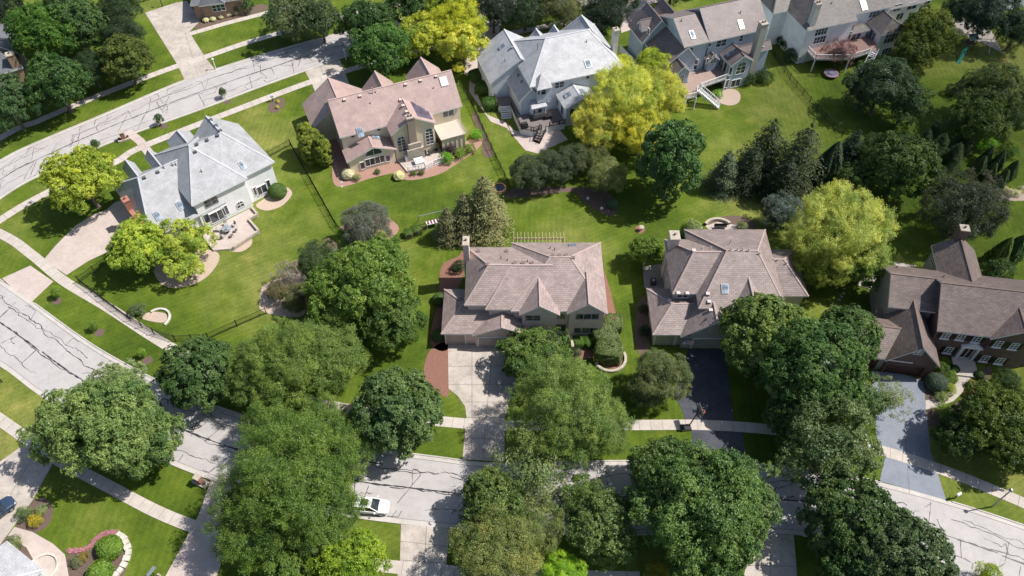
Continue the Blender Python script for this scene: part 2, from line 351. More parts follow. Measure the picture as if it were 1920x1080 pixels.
# garden walks and patios
patch("garden_path", [(1797, 690), (1826, 694), (1815, 718), (1805, 735), (1788, 752), (1762, 762), (1736, 768), (1735, 751), (1760, 746), (1780, 735), (1792, 718)], .036, CONCP, label="curved front walk of the dark brick house")
patch("garden_path", [(15, 1005), (27, 988), (62, 998), (100, 1020), (122, 1040), (130, 1085), (100, 1095), (103, 1062), (86, 1045), (64, 1052), (50, 1027)], .036, PAVER, label="curved paver walk at the bottom left corner")
patch("patio", [(890, 150), (898, 185), (913, 215), (945, 228), (965, 245), (1000, 252), (1050, 245), (1065, 262), (1035, 275), (1008, 288), (985, 282), (968, 262), (950, 240), (920, 228), (900, 200), (880, 172), (880, 148)], .030, PAVER, label="pink concrete path and patio around the white house")
patch("patio", [(740, 290), (768, 298), (826, 291), (822, 268), (760, 262), (738, 270)], .036, PAVER, label="paver patio behind the pink roofed house")
patch("patio", [(1335, 436), (1322, 424), (1345, 416), (1395, 425), (1410, 440)], .036, PAVER, label="small patio at the back of the brown hip roofed house")
patch("patio", [(1208, 540), (1205, 500), (1240, 495), (1245, 545)], .036, concrete("old paving", (.27, .25, .22)), label="side paving strip beside the brown hip roofed house")
patch("patio", [(1655, 520), (1640, 545), (1608, 535), (1630, 500), (1665, 490), (1720, 498)], .036, CONCP, label="patio behind the dark brick house")
patch("patio", [(1880, 100), (1860, 60), (1790, 25), (1760, 40), (1790, 60), (1850, 85)], .036, CONC, label="patio at the top right corner")
# planting beds
def bed(pix, mat, label, z=.018): patch("planting_bed", pix, z, mat, True, label=label)
bed([(633, 350), (700, 333), (745, 325), (765, 338), (820, 328), (860, 305), (895, 280), (905, 262), (880, 262), (850, 285), (790, 292), (700, 290), (660, 300), (635, 250), (618, 262), (622, 310)], PEBBLE if False else plain("pink mulch", (.34, .2, .16), .95, .3, 7, bump=.8), "pink mulch bed round the back of the pink roofed house")
bed([(808, 655), (795, 690), (800, 715), (820, 735), (842, 738), (841, 648)], MULCH, "red mulch bed beside the concrete driveway")
bed([(828, 500), (822, 560), (806, 640), (842, 652), (850, 560), (868, 520), (868, 470), (860, 480)], MULCH, "red mulch strip along the left side of the mauve house")
bed([(1130, 500), (1148, 560), (1160, 620), (1150, 640), (1125, 640), (1120, 500)], MULCH, "red mulch strip along the right side of the mauve house")
bed([(1078, 650), (1075, 675), (1110, 672), (1140, 690), (1160, 690), (1168, 672), (1160, 650), (1130, 640), (1090, 640)], MULCH, "red mulch bed below the clipped hedges")
bed([(820, 450), (850, 458), (890, 445), (925, 428), (930, 405), (900, 395), (860, 415), (818, 435)], MULCH, "mulch bed under the three spruces")
bed([(1072, 360), (1090, 375), (1120, 395), (1145, 406), (1158, 395), (1155, 375), (1120, 355), (1040, 350), (960, 355), (950, 370), (1000, 368)], MULCHD, "mulch bed under the hedge trees")
bed([(1192, 425), (1202, 423), (1210, 430), (1203, 438), (1193, 435)], MULCH, "small round mulch bed in the lawn", .022)
bed([(503, 200), (512, 187), (530, 184), (534, 197), (522, 209), (508, 211)], MULCHD, "oval flower bed in the lawn")
bed([(1196, 570), (1192, 650), (1215, 660), (1220, 560)], MULCHD, "narrow dark bed on the left of the brown hip roofed house")
bed([(290, 500), (300, 530), (330, 540), (380, 525), (410, 490), (400, 470), (330, 470)], PEBBLE, "stone bed under the yellow green trees")
bed([(430, 468), (452, 472), (472, 458), (468, 440), (445, 450)], PEBBLE, "pebble strip beyond the terrace")
bed([(480, 385), (500, 395), (530, 385), (548, 362), (530, 350), (500, 370)], PEBBLE, "pebble bed below the round shrub")
bed([(620, 440), (640, 428), (680, 450), (720, 455), (748, 430), (730, 410), (700, 400), (640, 425)], plain("pink mulch", (.34, .2, .16)), "mulch bed around the grey green shrub tree")
bed([(268, 598), (300, 605), (313, 600), (310, 588), (290, 585), (272, 588)], PEBBLE, "pale gravel bed by the sidewalk")
bed([(495, 585), (487, 560), (495, 535), (530, 520), (570, 515), (570, 590)], PEBBLE, "gravel bed by the grey shrubs")
bed([(1740, 800), (1737, 770), (1770, 765), (1800, 750), (1835, 715), (1838, 695), (1860, 690), (1845, 730), (1800, 790)], MULCHD, "mulch bed along the curved front walk")
bed([(1715, 705), (1740, 752), (1775, 735), (1792, 700), (1760, 690)], MULCHD, "mulch bed between drive and curved walk")
bed([(30, 985), (60, 1000), (90, 985), (100, 955), (85, 935), (60, 940)], MULCHD, "flower bed by the left driveway")
bed([(130, 1085), (128, 1040), (170, 1032), (190, 1010), (225, 1003), (242, 1020), (240, 1050), (222, 1085)], MULCHD, "flower bed by the curved paver walk")
bed([(0, 1010), (20, 1006), (50, 1030), (60, 1055), (0, 1090)], MULCHD, "dark bed in the bottom left corner", .020)
bed([(1335, 172), (1352, 166), (1378, 168), (1388, 178), (1385, 192), (1368, 198), (1345, 190)], PEBBLE, "gravel bed beneath the blue house deck")
bed([(378, 37), (372, 57), (430, 40), (500, 18), (490, 8), (450, 20)], MULCHD, "dark mulch bed before the house at the top left")
bed([(1340, 436), (1330, 420), (1345, 408), (1385, 405), (1420, 420), (1400, 436)], MULCHD, "dark bed behind the brown hip roofed house", .022)
bed([(905, 255), (892, 235), (885, 215), (895, 212), (905, 240), (925, 290), (905, 290)], MULCHD, "narrow bed along the fence by the pink roofed house")
bed([(1870, 375), (1890, 360), (1935, 362), (1935, 375)], PEBBLE, "gravel edging at the right border")
for i, (x, y, r_) in enumerate([(107, 565, 8), (187, 624, 9), (277, 676, 9), (307, 237, 7), (426, 190, 7)]):
    c = at(x, y); R_ = r_ * mpp(c) * 1.1; mb = MB(); rr = random.Random(i)
    mb.face([(c.x + R_ * math.cos(a) * rr.uniform(.85, 1.1), c.y + R_ * math.sin(a) * rr.uniform(.85, 1.1), .02) for a in [k * math.pi / 8 for k in range(16)]])
    tag(mb.build("tree_bed", MULCHD), kind="structure")

# unseen volume added to shade the upper right, thin enough that sun comes through
import bmesh
bm = bmesh.new(); bmesh.ops.create_icosphere(bm, subdivisions=4, radius=1.0); cme = bpy.data.meshes.new("added_shade_cloud"); bm.to_mesh(cme); bm.free()
for v_ in cme.vertices:
    p_ = v_.co; k_ = 1 + .10 * math.sin(p_.x * 5 + 1) * math.cos(p_.y * 4) + .06 * math.sin(p_.y * 9 + p_.x * 7); v_.co = (p_.x * 78 * k_, p_.y * 82 * k_, p_.z * 26)
cm = bpy.data.materials.new("added shade vapour"); cm.use_nodes = True; cm.node_tree.nodes.clear()
cv = cm.node_tree.nodes.new("ShaderNodeVolumePrincipled"); cv.inputs["Density"].default_value = 0.0115; cv.inputs["Color"].default_value = (1, 1, 1, 1); cv.inputs["Anisotropy"].default_value = 0.6
co_ = cm.node_tree.nodes.new("ShaderNodeOutputMaterial"); cm.node_tree.links.new(cv.outputs[0], co_.inputs["Volume"])
cme.materials.append(cm); cl = bpy.data.objects.new("added_shade_cloud", cme); COL.objects.link(cl); cl.location = (116 + 0.74 * 420, 118 + 0.11 * 420, 420); tag(cl, kind="structure")
# ---------------------------------------------------------------- houses
class House:
    def __init__(s, name, label, ox, oy, yaw, org, scl, roofm, wallm, ov=0.42):
        s.root = thing(name, label, "house", (ox, oy, 0), math.radians(yaw)); s.o = Vector((ox, oy, 0)); s.y = math.radians(yaw)
        s.org = org; s.scl = scl; s.R = MB(); s.W = MB(); s.rm = roofm; s.wm = wallm; s.ov = ov
        s.inv = Matrix.Rotation(-s.y, 3, 'Z')
    def lray(s, p):
        d = s.inv @ ray(s.org[0] + p[0] / s.scl, s.org[1] + p[1] / s.scl); c = s.inv @ (Vector((0, 0, CAM_H)) - s.o); return c, d
    def ony(s, p, y): c, d = s.lray(p); t = (y - c.y) / d.y; q = c + d * t; return q.x, q.z
    def onx(s, p, x): c, d = s.lray(p); t = (x - c.x) / d.x; q = c + d * t; return q.y, q.z
    def onz(s, p, z): c, d = s.lray(p); t = (z - c.z) / d.z; q = c + d * t; return q.x, q.y
    def wing(s, x0, x1, y0, y1, ze, zr, axis='x', a=0.0, b=0.0, rid=0.5, z0=0.0, wall=True, th=0.22, ov=None, wm=0):
        sw = axis == 'y'; ov = s.ov if ov is None else ov
        u0, u1, v0, v1 = (y0, y1, x0, x1) if sw else (x0, x1, y0, y1)
        P = (lambda u, v, z: (v, u, z)) if sw else (lambda u, v, z: (u, v, z))
        vm = v0 + (v1 - v0) * rid; r0, r1 = P(u0 + a, vm, zr), P(u1 - b, vm, zr)
        A, B, C, D = P(u0, v0, ze), P(u1, v0, ze), P(u1, v1, ze), P(u0, v1, ze)
        s.R.slab([A, B, r1, r0], th); s.R.slab([C, D, r0, r1], th)
        if a > 0: s.R.slab([D, A, r0], th)
        if b > 0: s.R.slab([B, C, r1], th)
        cap = lambda p, q: s.R.beam(Vector(p) + Vector((0, 0, .01)), Vector(q) + Vector((0, 0, .01)), 0.22, 0.05, 2)
        if (Vector(r1) - Vector(r0)).length > .2: cap(r0, r1)
        if a > 0: cap(A, r0); cap(D, r0)
        if b > 0: cap(B, r1); cap(C, r1)
        if wall:
            g0 = .32 if a == 0 else ov; g1 = .32 if b == 0 else ov
            pl = (zr - ze) / (vm - v0); pr = (zr - ze) / (v1 - vm)
            q0, q1, w0, w1 = u0 + g0, u1 - g1, v0 + ov, v1 - ov
            def side(u_a, v_a, u_b, v_b, zt):
                s.W.face([P(u_a, v_a, z0), P(u_b, v_b, z0), P(u_b, v_b, zt), P(u_a, v_a, zt)], wm)
            zl, zr_ = ze + ov * pl - .12, ze + ov * pr - .12
            side(q0, w0, q1, w0, zl); side(q1, w1, q0, w1, zr_)
            for q, gab, h in ((q0, a == 0, a), (q1, b == 0, b)):
                if gab: s.W.face([P(q, w0, z0), P(q, w1, z0), P(q, w1, zr_), P(q, vm, zr - .12), P(q, w0, zl)], wm)
                else:
                    zt = ze + ov * (zr - ze) / h - .12; side(q, w0, q, w1, min(zt, max(zl, zr_)))
    def part(s, name, mb, mats, label=None):
        return tag(mb.build(name, mats, s.root), label)
    def finish(s, wallmats=None):
        s.roof = s.part("roof", s.R, [s.rm, WHITE, CAPS.get(s.rm.name, s.rm)]); s.walls = s.part("wall", s.W, wallmats or [s.wm])
        return s
    def win(s, face, plane, p, wd, ht, cols=2, rows=1, arch=False, name="window", frm=None, gl=None, fw=0.09, xz=None, dark=False):
        h, z = xz if xz else (s.ony(p, plane) if face in '-+' else s.onx(p, plane))
        fr = MB(); gl_ = MB()
        def T(a, b, d):                                           # a along the wall, b up, d outwards
            if face == '-': return (h + a, plane - d, z + b)
            if face == '+': return (h - a, plane + d, z + b)
            if face == 'l': return (plane - d, h - a, z + b)
            return (plane + d, h + a, z + b)
        def bx(a0, a1, b0, b1, d0, d1, M, m=0):
            P = [T(a0, b0, d0), T(a1, b0, d0), T(a1, b1, d0), T(a0, b1, d0), T(a0, b0, d1), T(a1, b0, d1), T(a1, b1, d1), T(a0, b1, d1)]
            for q in ((3, 2, 1, 0), (4, 5, 6, 7), (0, 1, 5, 4), (1, 2, 6, 5), (2, 3, 7, 6), (3, 0, 4, 7)): M.face([P[k] for k in q], m)
        W2, H2 = wd / 2, ht / 2
        bx(-W2, W2, -H2, -H2 + fw, 0, .09, fr); bx(-W2, -W2 + fw, -H2 + fw, H2 - fw, 0, .08, fr); bx(W2 - fw, W2, -H2 + fw, H2 - fw, 0, .08, fr); bx(-W2, W2, H2 - fw, H2, 0, .09, fr)
        for k in range(1, cols): c = -W2 + wd * k / cols; bx(c - .045, c + .045, -H2 + fw, H2 - fw, 0, .07, fr)
        for k in range(1, rows): c = -H2 + ht * k / rows; bx(-W2 + fw, W2 - fw, c - .03, c + .03, 0, .065, fr)
        bx(-W2 + fw * .5, W2 - fw * .5, -H2 + fw * .5, H2 - fw * .5, .0, .04, gl_)
        if arch:
            n = 12; ang = [math.pi * k / n for k in range(n + 1)]
            for k in range(n):
                q = [(W2 * math.cos(ang[k]), W2 * math.sin(ang[k])), (W2 * math.cos(ang[k + 1]), W2 * math.sin(ang[k + 1]))]
                i = [((W2 - fw * 1.3) * x / W2, (W2 - fw * 1.3) * y / W2) for x, y in q]
                A = [T(q[0][0], H2 + q[0][1], .09), T(q[1][0], H2 + q[1][1], .09), T(i[1][0], H2 + i[1][1], .09), T(i[0][0], H2 + i[0][1], .09)]
                fr.face(A); fr.face([T(q[0][0], H2 + q[0][1], 0), T(q[1][0], H2 + q[1][1], 0), A[1], A[0]])
                fr.face([A[3], A[2], T(i[1][0], H2 + i[1][1], 0), T(i[0][0], H2 + i[0][1], 0)])
                gl_.face([T(0, H2, .045), T(i[0][0], H2 + i[0][1], .045), T(i[1][0], H2 + i[1][1], .045)])
            bx(-.035, .035, H2, H2 + W2 - fw, 0, .08, fr)
        f = s.part(name, fr, [frm or WHITE]); g = gl_.build("pane", [gl or GLASS], f); return f
    def garage(s, face, plane, h, wd, ht, mat, z=0.0):
        mb = MB()
        def T(a, b, d):
            return {'-': (h + a, plane - d, z + b), '+': (h - a, plane + d, z + b), 'l': (plane - d, h - a, z + b), 'r': (plane + d, h + a, z + b)}[face]
        rows = 4; cols = max(int(wd / 0.62), 2)
        def bx(a0, a1, b0, b1, d0, d1, m):
            P = [T(a0, b0, d0), T(a1, b0, d0), T(a1, b1, d0), T(a0, b1, d0), T(a0, b0, d1), T(a1, b0, d1), T(a1, b1, d1), T(a0, b1, d1)]
            for q in ((3, 2, 1, 0), (4, 5, 6, 7), (0, 1, 5, 4), (1, 2, 6, 5), (2, 3, 7, 6), (3, 0, 4, 7)): mb.face([P[k] for k in q], m)
        bx(-wd / 2, wd / 2, 0, ht, -.02, .02, 0)
        for r_ in range(rows):
            for c in range(cols):
                a0 = -wd / 2 + wd * c / cols + .05; b0 = ht * r_ / rows + .04
                bx(a0, a0 + wd / cols - .1, b0, b0 + ht / rows - .09, .02, .045, 0)
        for a in (-wd / 2 - .14, wd / 2): bx(a, a + .14, 0, ht + .14, 0, .1, 1)
        bx(-wd / 2, wd / 2, ht, ht + .14, 0, .1, 1)
        return s.part("garage_door", mb, [mat, s.wm if mat.name.startswith("dark") else WHITE])
    def zroof(s, x, y):                                           # height of the roof surface over a plan point
        best = None
        for f, m in zip(s.R.f, s.R.m):
            if m != 0: continue
            P = [Vector(s.R.v[i]) for i in f]; n = (P[1] - P[0]).cross(P[2] - P[0])
            if abs(n.z) < 1e-4: continue
            ins = True; sg = 0
            for k in range(len(P)):
                a, b = P[k], P[(k + 1) % len(P)]; c = (b.x - a.x) * (y - a.y) - (b.y - a.y) * (x - a.x)
                if abs(c) < 1e-9: continue
                if sg == 0: sg = 1 if c > 0 else -1
                elif sg * c < 0: ins = False; break
            if not ins: continue
            z = P[0].z - (n.x * (x - P[0].x) + n.y * (y - P[0].y)) / n.z
            if best is None or z > best[0]: best = (z, n.normalized() if n.z > 0 else -n.normalized())
        return best or (3.0, Vector((0, 0, 1)))
    def roofpt(s, p):                                             # where the sight line through a photo point meets the roof
        c, d = s.lray(p); d = d.normalized(); t = (14 - c.z) / d.z
        while t < 400:
            q = c + d * t; z, n = s.zroof(q.x, q.y)
            if q.z <= z and z != 3.0: return Vector((q.x, q.y, z)), n
            t += .08
        return None
    def vent(s, pts, kind="box"):
        for p in pts:
            r = s.roofpt(p)
            if not r: continue
            q, n = r; mb = MB()
            if kind == "box":
                mb.box(-.2, .2, -.2, .2, -.12, .18, 0); mb.box(-.25, .25, -.26, .22, .18, .24, 0); mb.box(-.15, .15, -.215, -.2, -.02, .15, 1)
            else:
                mb.tube((0, 0, -.2), (0, 0, .5 if kind == "pipe" else 1.2), .07, .07, 7, 0); mb.tube((0, 0, -.1), (0, 0, .08), .17, .09, 8, 0)
            o = mb.build("roof_vent", [VENTM.get(s.rm.name, WHITE), BLACKM], s.root, q)
    def skylight(s, pts, wd=.75, ln=1.25, gm=None, lab=None):
        for p in pts:
            r = s.roofpt(p)
            if not r: continue
            q, n = r; mb = MB(); mb.box(-wd / 2, wd / 2, -ln / 2, ln / 2, -.05, .14, 0)
            g = MB(); g.box(-wd / 2 + .08, wd / 2 - .08, -ln / 2 + .08, ln / 2 - .08, .1, .155, 0)
            o = mb.build("skylight", [METAL], s.root, q); g_ = g.build("pane", [gm or SKYG], o)
            h = Vector((n.x, n.y, 0)); yaxis = (Vector((0, 0, 1)) - n * n.z).normalized() if h.length > .05 else Vector((0, 1, 0))
            xa = yaxis.cross(n).normalized(); o.rotation_euler = Matrix((xa, yaxis, n)).transposed().to_euler()
    def chimney(s, x0, x1, y0, y1, z0, z1, mat, flues=2, capm=None):
        mb = MB(); mb.box(x0, x1, y0, y1, z0, z1, 0); mb.box(x0 - .08, x1 + .08, y0 - .08, y1 + .08, z1, z1 + .12, 0)
        c = s.part("chimney", mb, [mat]); k = MB(); xm, ym = (x0 + x1) / 2, (y0 + y1) / 2
        k.box(x0 - .03, x1 + .03, y0 - .03, y1 + .03, z1 + .12, z1 + .17, 0)
        for i in range(flues):
            dx = (i - (flues - 1) / 2) * .5
            lx, ly = (xm + dx, ym) if (x1 - x0) > (y1 - y0) else (xm, ym + dx)
            k.tube((lx, ly, z1 + .15), (lx, ly, z1 + .5), .15, .14, 9, 1)
        k.build("chimney_cap", [capm or STONE, plain("clay flue", (.16, .10, .08), .8)], c); return c
    def vplane(s, name, pts, th, mats):                           # convex plan polygon platform
        pass
SKYG = glass("skylight glass", (0.16, 0.2, 0.25))
RP = shingle("dusty pink shingles", (.39, .28, .255), .05, .2); RA = shingle("grey shingles", (.35, .355, .37), .07)
RC = shingle("pale grey shingles", (.41, .415, .435), .07); RD = shingle("brown grey shingles", (0.186, 0.150, 0.144), .12)
RE = shingle("dark grey brown shingles", (0.144, 0.127, 0.117), .22, .3); RH = shingle("mauve shingles", (.325, .252, .232), .14, .27)
RF = shingle("brown mauve shingles", (.262, .207, .192), .15, .27); RG = shingle("dark brown shingles", (0.172, 0.129, 0.115), .2, .28)
RX = shingle("slate grey shingles", (0.13, 0.14, 0.155), .1)
CAPS = {}
for r_, c_ in ((RP, (.45, .33, .30)), (RA, (.44, .45, .47)), (RC, (.52, .53, .55)), (RD, (.14, .11, .105)), (RE, (.16, .14, .125)), (RH, (.40, .31, .28)), (RF, (.36, .28, .26)), (RG, (.16, .115, .1)), (RX, (.16, .17, .18))):
    CAPS[r_.name] = plain("ridge " + r_.name, c_, .8, .1)
VENTM = {RA.name: plain("dark vent", (.1, .1, .11)), RP.name: plain("cream vent", (.55, .45, .38)), RH.name: plain("brown vent", (.16, .12, .11)), RC.name: plain("grey vent", (.2, .2, .21)), RD.name: plain("brown vent"
    , (.16, .12, .11)), RF.name: plain("pale vent", (.5, .44, .42)), RG.name: plain("brown vent", (.16, .12, .11)), RE.name: plain("brown vent", (.16, .12, .11))}
WWHITE = siding("white siding", (.86, .86, .87)); WCREAM = siding("cream stucco", (.80, .69, .52), 3.0); WPALE = siding("pale grey siding", (.66, .70, .77))
WBLUE = siding("blue grey siding", (.40, .48, .56)); WIVORY = siding("ivory siding", (.88, .87, .85)); WGREY = siding("grey tan siding", (.38, .37, .345), .25)
WBR = siding("mauve brick", (.66, .50, .45), .11, True, (.54, .40, .35), (.68, .57, .53)); WDB = siding("dark red brick", (.13, .06, .05), .11, True, (.08, .04, .035), (.18, .14, .12))
WTAN = siding("tan brick", (.40, .27, .19), .11, True, (.33, .21, .15)); REDBR = siding("red brick", (.40, .19, .14), .11, True, (.3, .13, .09))
DKBR = plain("dark brown door", (.05, .018, .014), .5); DGREY = plain("taupe garage door", (.36, .31, .29), .5); DTAN = plain("beige garage door", (.34, .32, .29), .5)
DECKP = plain("pink brown decking", (.30, .22, .19), .8, .1, 3); DECKG = plain("grey brown decking", (.17, .145, .14), .8, .1, 3)

def deck(h, poly, z, mat, rails=(), th=.25, rmat=None, name="deck", solid=False, ht=.95, pk=.14, posts=True):
    mb = MB(); mb.prism(poly, z - th if not solid else 0.0, z, 1, 0); d = h.part(name, mb, [mat, WHITE])
    if posts and not solid:
        for p in poly:
            pm = MB(); pm.box(p[0] - .09, p[0] + .09, p[1] - .09, p[1] + .09, 0, z - th, 0); pm.build("deck_post", [WHITE], d)
    for seg in rails:
        rm = MB()
        for a, b in zip(seg, seg[1:]):
            a = Vector((a[0], a[1], a[2] if len(a) > 2 else z)); b = Vector((b[0], b[1], b[2] if len(b) > 2 else z)); L = (b - a).length
            for hh in (ht, .12): rm.beam(a + Vector((0, 0, hh)), b + Vector((0, 0, hh)), .1, .07)
            for k in range(int(L / 1.8) + 2):
                p = a.lerp(b, min(k * 1.8 / L, 1)); rm.box(p.x - .06, p.x + .06, p.y - .06, p.y + .06, p.z - .1, p.z + ht + .08)
            for k in range(int(L / pk)):
                p = a.lerp(b, (k + .5) * pk / L); rm.box(p.x - .02, p.x + .02, p.y - .02, p.y + .02, p.z + .1, p.z + ht)
        rm.build("railing", [rmat or WHITE], d)
    return d
def stairs(h, a, b, za, zb, wd, mat, rail=True, rmat=None):
    a = Vector((a[0], a[1], za)); b = Vector((b[0], b[1], zb)); n = max(int(abs(za - zb) / .19), 2); d = (b - a); hd = Vector((d.x, d.y, 0)); L = hd.length; hd.normalize()
    sd = Vector((-hd.y, hd.x, 0)) * wd / 2; mb = MB()
    for k in range(n):
        p = a + hd * (L * (k + .5) / n) + Vector((0, 0, (zb - za) * (k + 1) / n)); st = L / n * .5
        mb.beam(p - sd, p + sd, L / n * .96, .06, 0)
    for sg in (1, -1): mb.beam(a + sd * sg - Vector((0, 0, .1)), b + sd * sg + Vector((0, 0, .05)), .06, .3, 1)
    s_ = h.part("stairs", mb, [mat, rmat or WHITE])
    if rail:
        rm = MB()
        for sg in (1, -1):
            p, q = a + sd * sg, b + sd * sg
            for hh in (.92, .2): rm.beam(p + Vector((0, 0, hh)), q + Vector((0, 0, hh)), .08, .07)
            for k in range(int(L / .3) + 1):
                r_ = p.lerp(q, k * .3 / L if k * .3 < L else 1); rm.box(r_.x - .025, r_.x + .025, r_.y - .025, r_.y + .025, r_.z, r_.z + .92)
        rm.build("stair_rail", [rmat or WHITE], s_)

# -- the grey roofed white house on the left
h = House("house", "white house with pale grey hipped roof and brick chimney beside the pink driveway", -48.00, 83.34, 39.7, (210, 200), 3.6, RA, WWHITE)
h.wing(0, 9.2, 0, 14.4, 6, 10, 'y', 7.7, 6.4); h.wing(5.3, 14.3, .72, 12.7, 6, 10.0, 'y', 6.9, 0, z0=0); h.wing(4.62, 9.85, .9, 14.1, 6, 9.93, 'x', wall=False)
h.wing(-7.2, 5.0, .3, 15.0, 3.5, 8.0, 'x', 3.2, 0, rid=.56)
h.wing(3.2, 7.2, 9.0, 15.6, 6.3, 8.4, 'y', 0, 1.2, wall=True)
h.wing(-4.6, -2.6, 10.5, 15.9, 5.0, 6.4, 'y'); h.wing(-.9, 1.1, 10.5, 15.9, 5.0, 6.4, 'y')
h.finish()
h.chimney(-7.6, -6.7, 7.3, 8.5, 0, 5.8, REDBR, 1, REDBR); mb = MB(); mb.box(-7.55, -6.85, 3.6, 7.3, 0, 4.1); h.part('chimney_base', mb, [REDBR])
h.vent([(220, 485), (310, 445), (573, 258), (642, 230), (712, 200), (562, 308), (668, 92), (703, 130), (733, 165)]); h.vent([(605, 440), (350, 415), (410, 400), (432, 395)], "pipe")
h.skylight([(460, 670), (308, 740)], .9, 1.5); h.skylight([(878, 397)], .7, 1.5)
Y = .42
h.win('-', Y, (668, 640), 2.2, 1.5, 2, 2, frm=METAL); h.win('-', Y, (715, 735), 2.6, 2.1, 2, 1); h.win('-', Y, (640, 755), 1.0, 2.0, 1, 1); h.win('-', Y, (765, 700), 1.0, 2.0, 1, 1)
h.win('-', Y, (868, 668), 1.3, .75, 2, 1, arch=True); h.win('-', 1.14, (1010, 560), 1.9, 1.8, 2, 1); h.win('-', 1.14, (967, 570), .7, 1.8, 1, 1); h.win('-', 1.14, (1055, 520), .7, 1.7, 1, 1)
deck(h, [(1.4, -.1), (8.2, -.1), (8.2, -2.3), (6.6, -2.3), (6.6, -5.6), (2.0, -6.2), (-.6, -4.5), (-.6, -.8)], .35, PAVER, name="terrace", solid=True, posts=False)
mb = MB()
for a, b in (((6.6, -2.4), (6.6, -5.6)), ((6.6, -5.6), (2.0, -6.2)), ((8.2, -.3), (8.2, -2.3)), ((6.7, -2.3), (8.2, -2.3))): mb.beam((*a, .55), (*b, .55), .32, .45)
h.part("terrace_wall", mb, [STONE]); HA = h

# -- the pink roofed cream house
h = House("house", "cream stucco house with dusty pink roof, arched sunroom and solar panels", -27.94, 98.71, 22.4, (550, 90), 3.857, RP, WCREAM)
h.wing(0, 21.2, 0, 9.7, 6, 10, 'x'); h.wing(7.85, 15.75, -2.6, 4.6, 6, 8.45, 'y'); h.wing(-3.4, 7.4, 6.9, 14.2, 3.5, 7.5, 'y')
h.wing(7.0, 12.5, 4.5, 12.3, 5, 8.0, 'y'); h.wing(14.8, 21.0, 4.8, 11.5, 6, 9.1, 'y')
h.wing(-.05, 8.5, -2.8, .6, 3.0, 4.7, 'y', rid=.55)
h.finish()
h.chimney(10.75, 12.0, -3.0, -2.0, 0, 8.6, siding("pink stone", (.44, .35, .29), .2, True, (.36, .28, .23)), 2)
mb = MB(); mb.box(10.0, 12.9, -3.5, -3.0, 0, 2.6); mb.box(10.35, 12.5, -3.3, -3.0, 2.6, 3.6); h.part("chimney_base", mb, [STONE])
h.vent([(370, 380), (483, 352), (812, 268), (920, 240), (1032, 212), (775, 380), (795, 422), (820, 465)]); h.vent([(563, 403), (1020, 293), (600, 322)], "pipe"); h.vent([(578, 330)], "pole")
h.skylight([(1088, 243)], 1.3, 1.6, plain("white skylight dome", (.75, .77, .78), .3)); h.skylight([(495, 672)], 1.0, 1.6); h.skylight([(600, 650)], .9, 1.5)
mb = MB()                                                         # solar panels lying on the right slope of the centre gable
for i in range(3):
    for j in range(2):
        u0, v0 = -2.9 + i * 1.95 * .5, 0
n_ = Vector((.525, 0, .851)); up = Vector((-.851, 0, .525)); al = Vector((0, 1, 0))
def sp(a, b, d=.1): return Vector((13.9, -.2, 0)) + Vector((0, 0, 6 + (15.75 - 13.9) * .62)) + al * a + up * b + n_ * d
for (a0, a1, b0, b1) in ((-1.6, -.5, -1.6, 1.2), (-.45, .65, -1.6, 1.2), (.7, 1.8, -1.0, 1.2), (1.85, 2.95, -.3, 1.2)):
    P_ = [sp(a0, b0), sp(a1, b0), sp(a1, b1), sp(a0, b1)]; mb.face(P_, 0); mb.face([p - n_ * .05 for p in P_][::-1], 1)
    for k in range(4): mb.face([P_[k] - n_ * .05, P_[(k + 1) % 4] - n_ * .05, P_[(k + 1) % 4], P_[k]], 1)
h.part("solar_panel", mb, [glass("solar glass", (.035, .03, .06)), METAL])
Yg = -2.28; Ys = -2.48
h.win('-', Yg, (785, 705), 1.5, 2.6, 2, 4, arch=True); h.win('-', Yg, (985, 650), 1.5, 2.8, 2, 4, arch=True)
h.win('-', Ys, (590, 815), 3.4, 1.6, 4, 1); h.win('-', Ys, (500, 850), .85, 1.6, 1, 1); h.win('-', Ys, (684, 797), .85, 1.4, 1, 1)
f = h.win('-', Ys, (583, 772), 3.0, .14, 2, 1, arch=True); h.win('l', .37, (352, 760), 1.2, 1.4, 1, 1)
h.win('-', .42, (430, 637), .55, .4, 1, 1, frm=BLACKM); h.win('-', .42, (617, 588), .55, .4, 1, 1, frm=BLACKM); h.win('-', .42, (1120, 470), 2.0, 1.4, 2, 1)
deck(h, [(8.4, -2.4), (15.9, -2.6), (15.9, -5.4), (12, -6.2), (9, -5.6)], .3, PAVER, name="terrace", solid=True, posts=False, rails=[[(9.2, -5.7), (12, -6.2), (15.9, -5.4)]], pk=.5)
mb = MB(); mb.box(15.9, 20.3, -3.6, .4, 3.0, 3.14, 0)             # white roofed screen room on the right
for k in range(12): mb.beam((20.0 - .0, -3.4 + k * .32, 3.2), (20.7, -3.4 + k * .32, 3.2), .06, .1, 0)
mb.box(16.1, 20.1, -3.45, -3.4, 0, 3.0, 1); mb.box(20.05, 20.1, -3.4, .4, 0, 3.0, 1)
for k in range(6): mb.box(16.05 + k * .8, 16.15 + k * .8, -3.52, -3.4, 0, 3.0, 0)
h.part("porch", mb, [plain("ivory porch panel", (.5, .44, .37), .5, .08), WCREAM]); HB = h

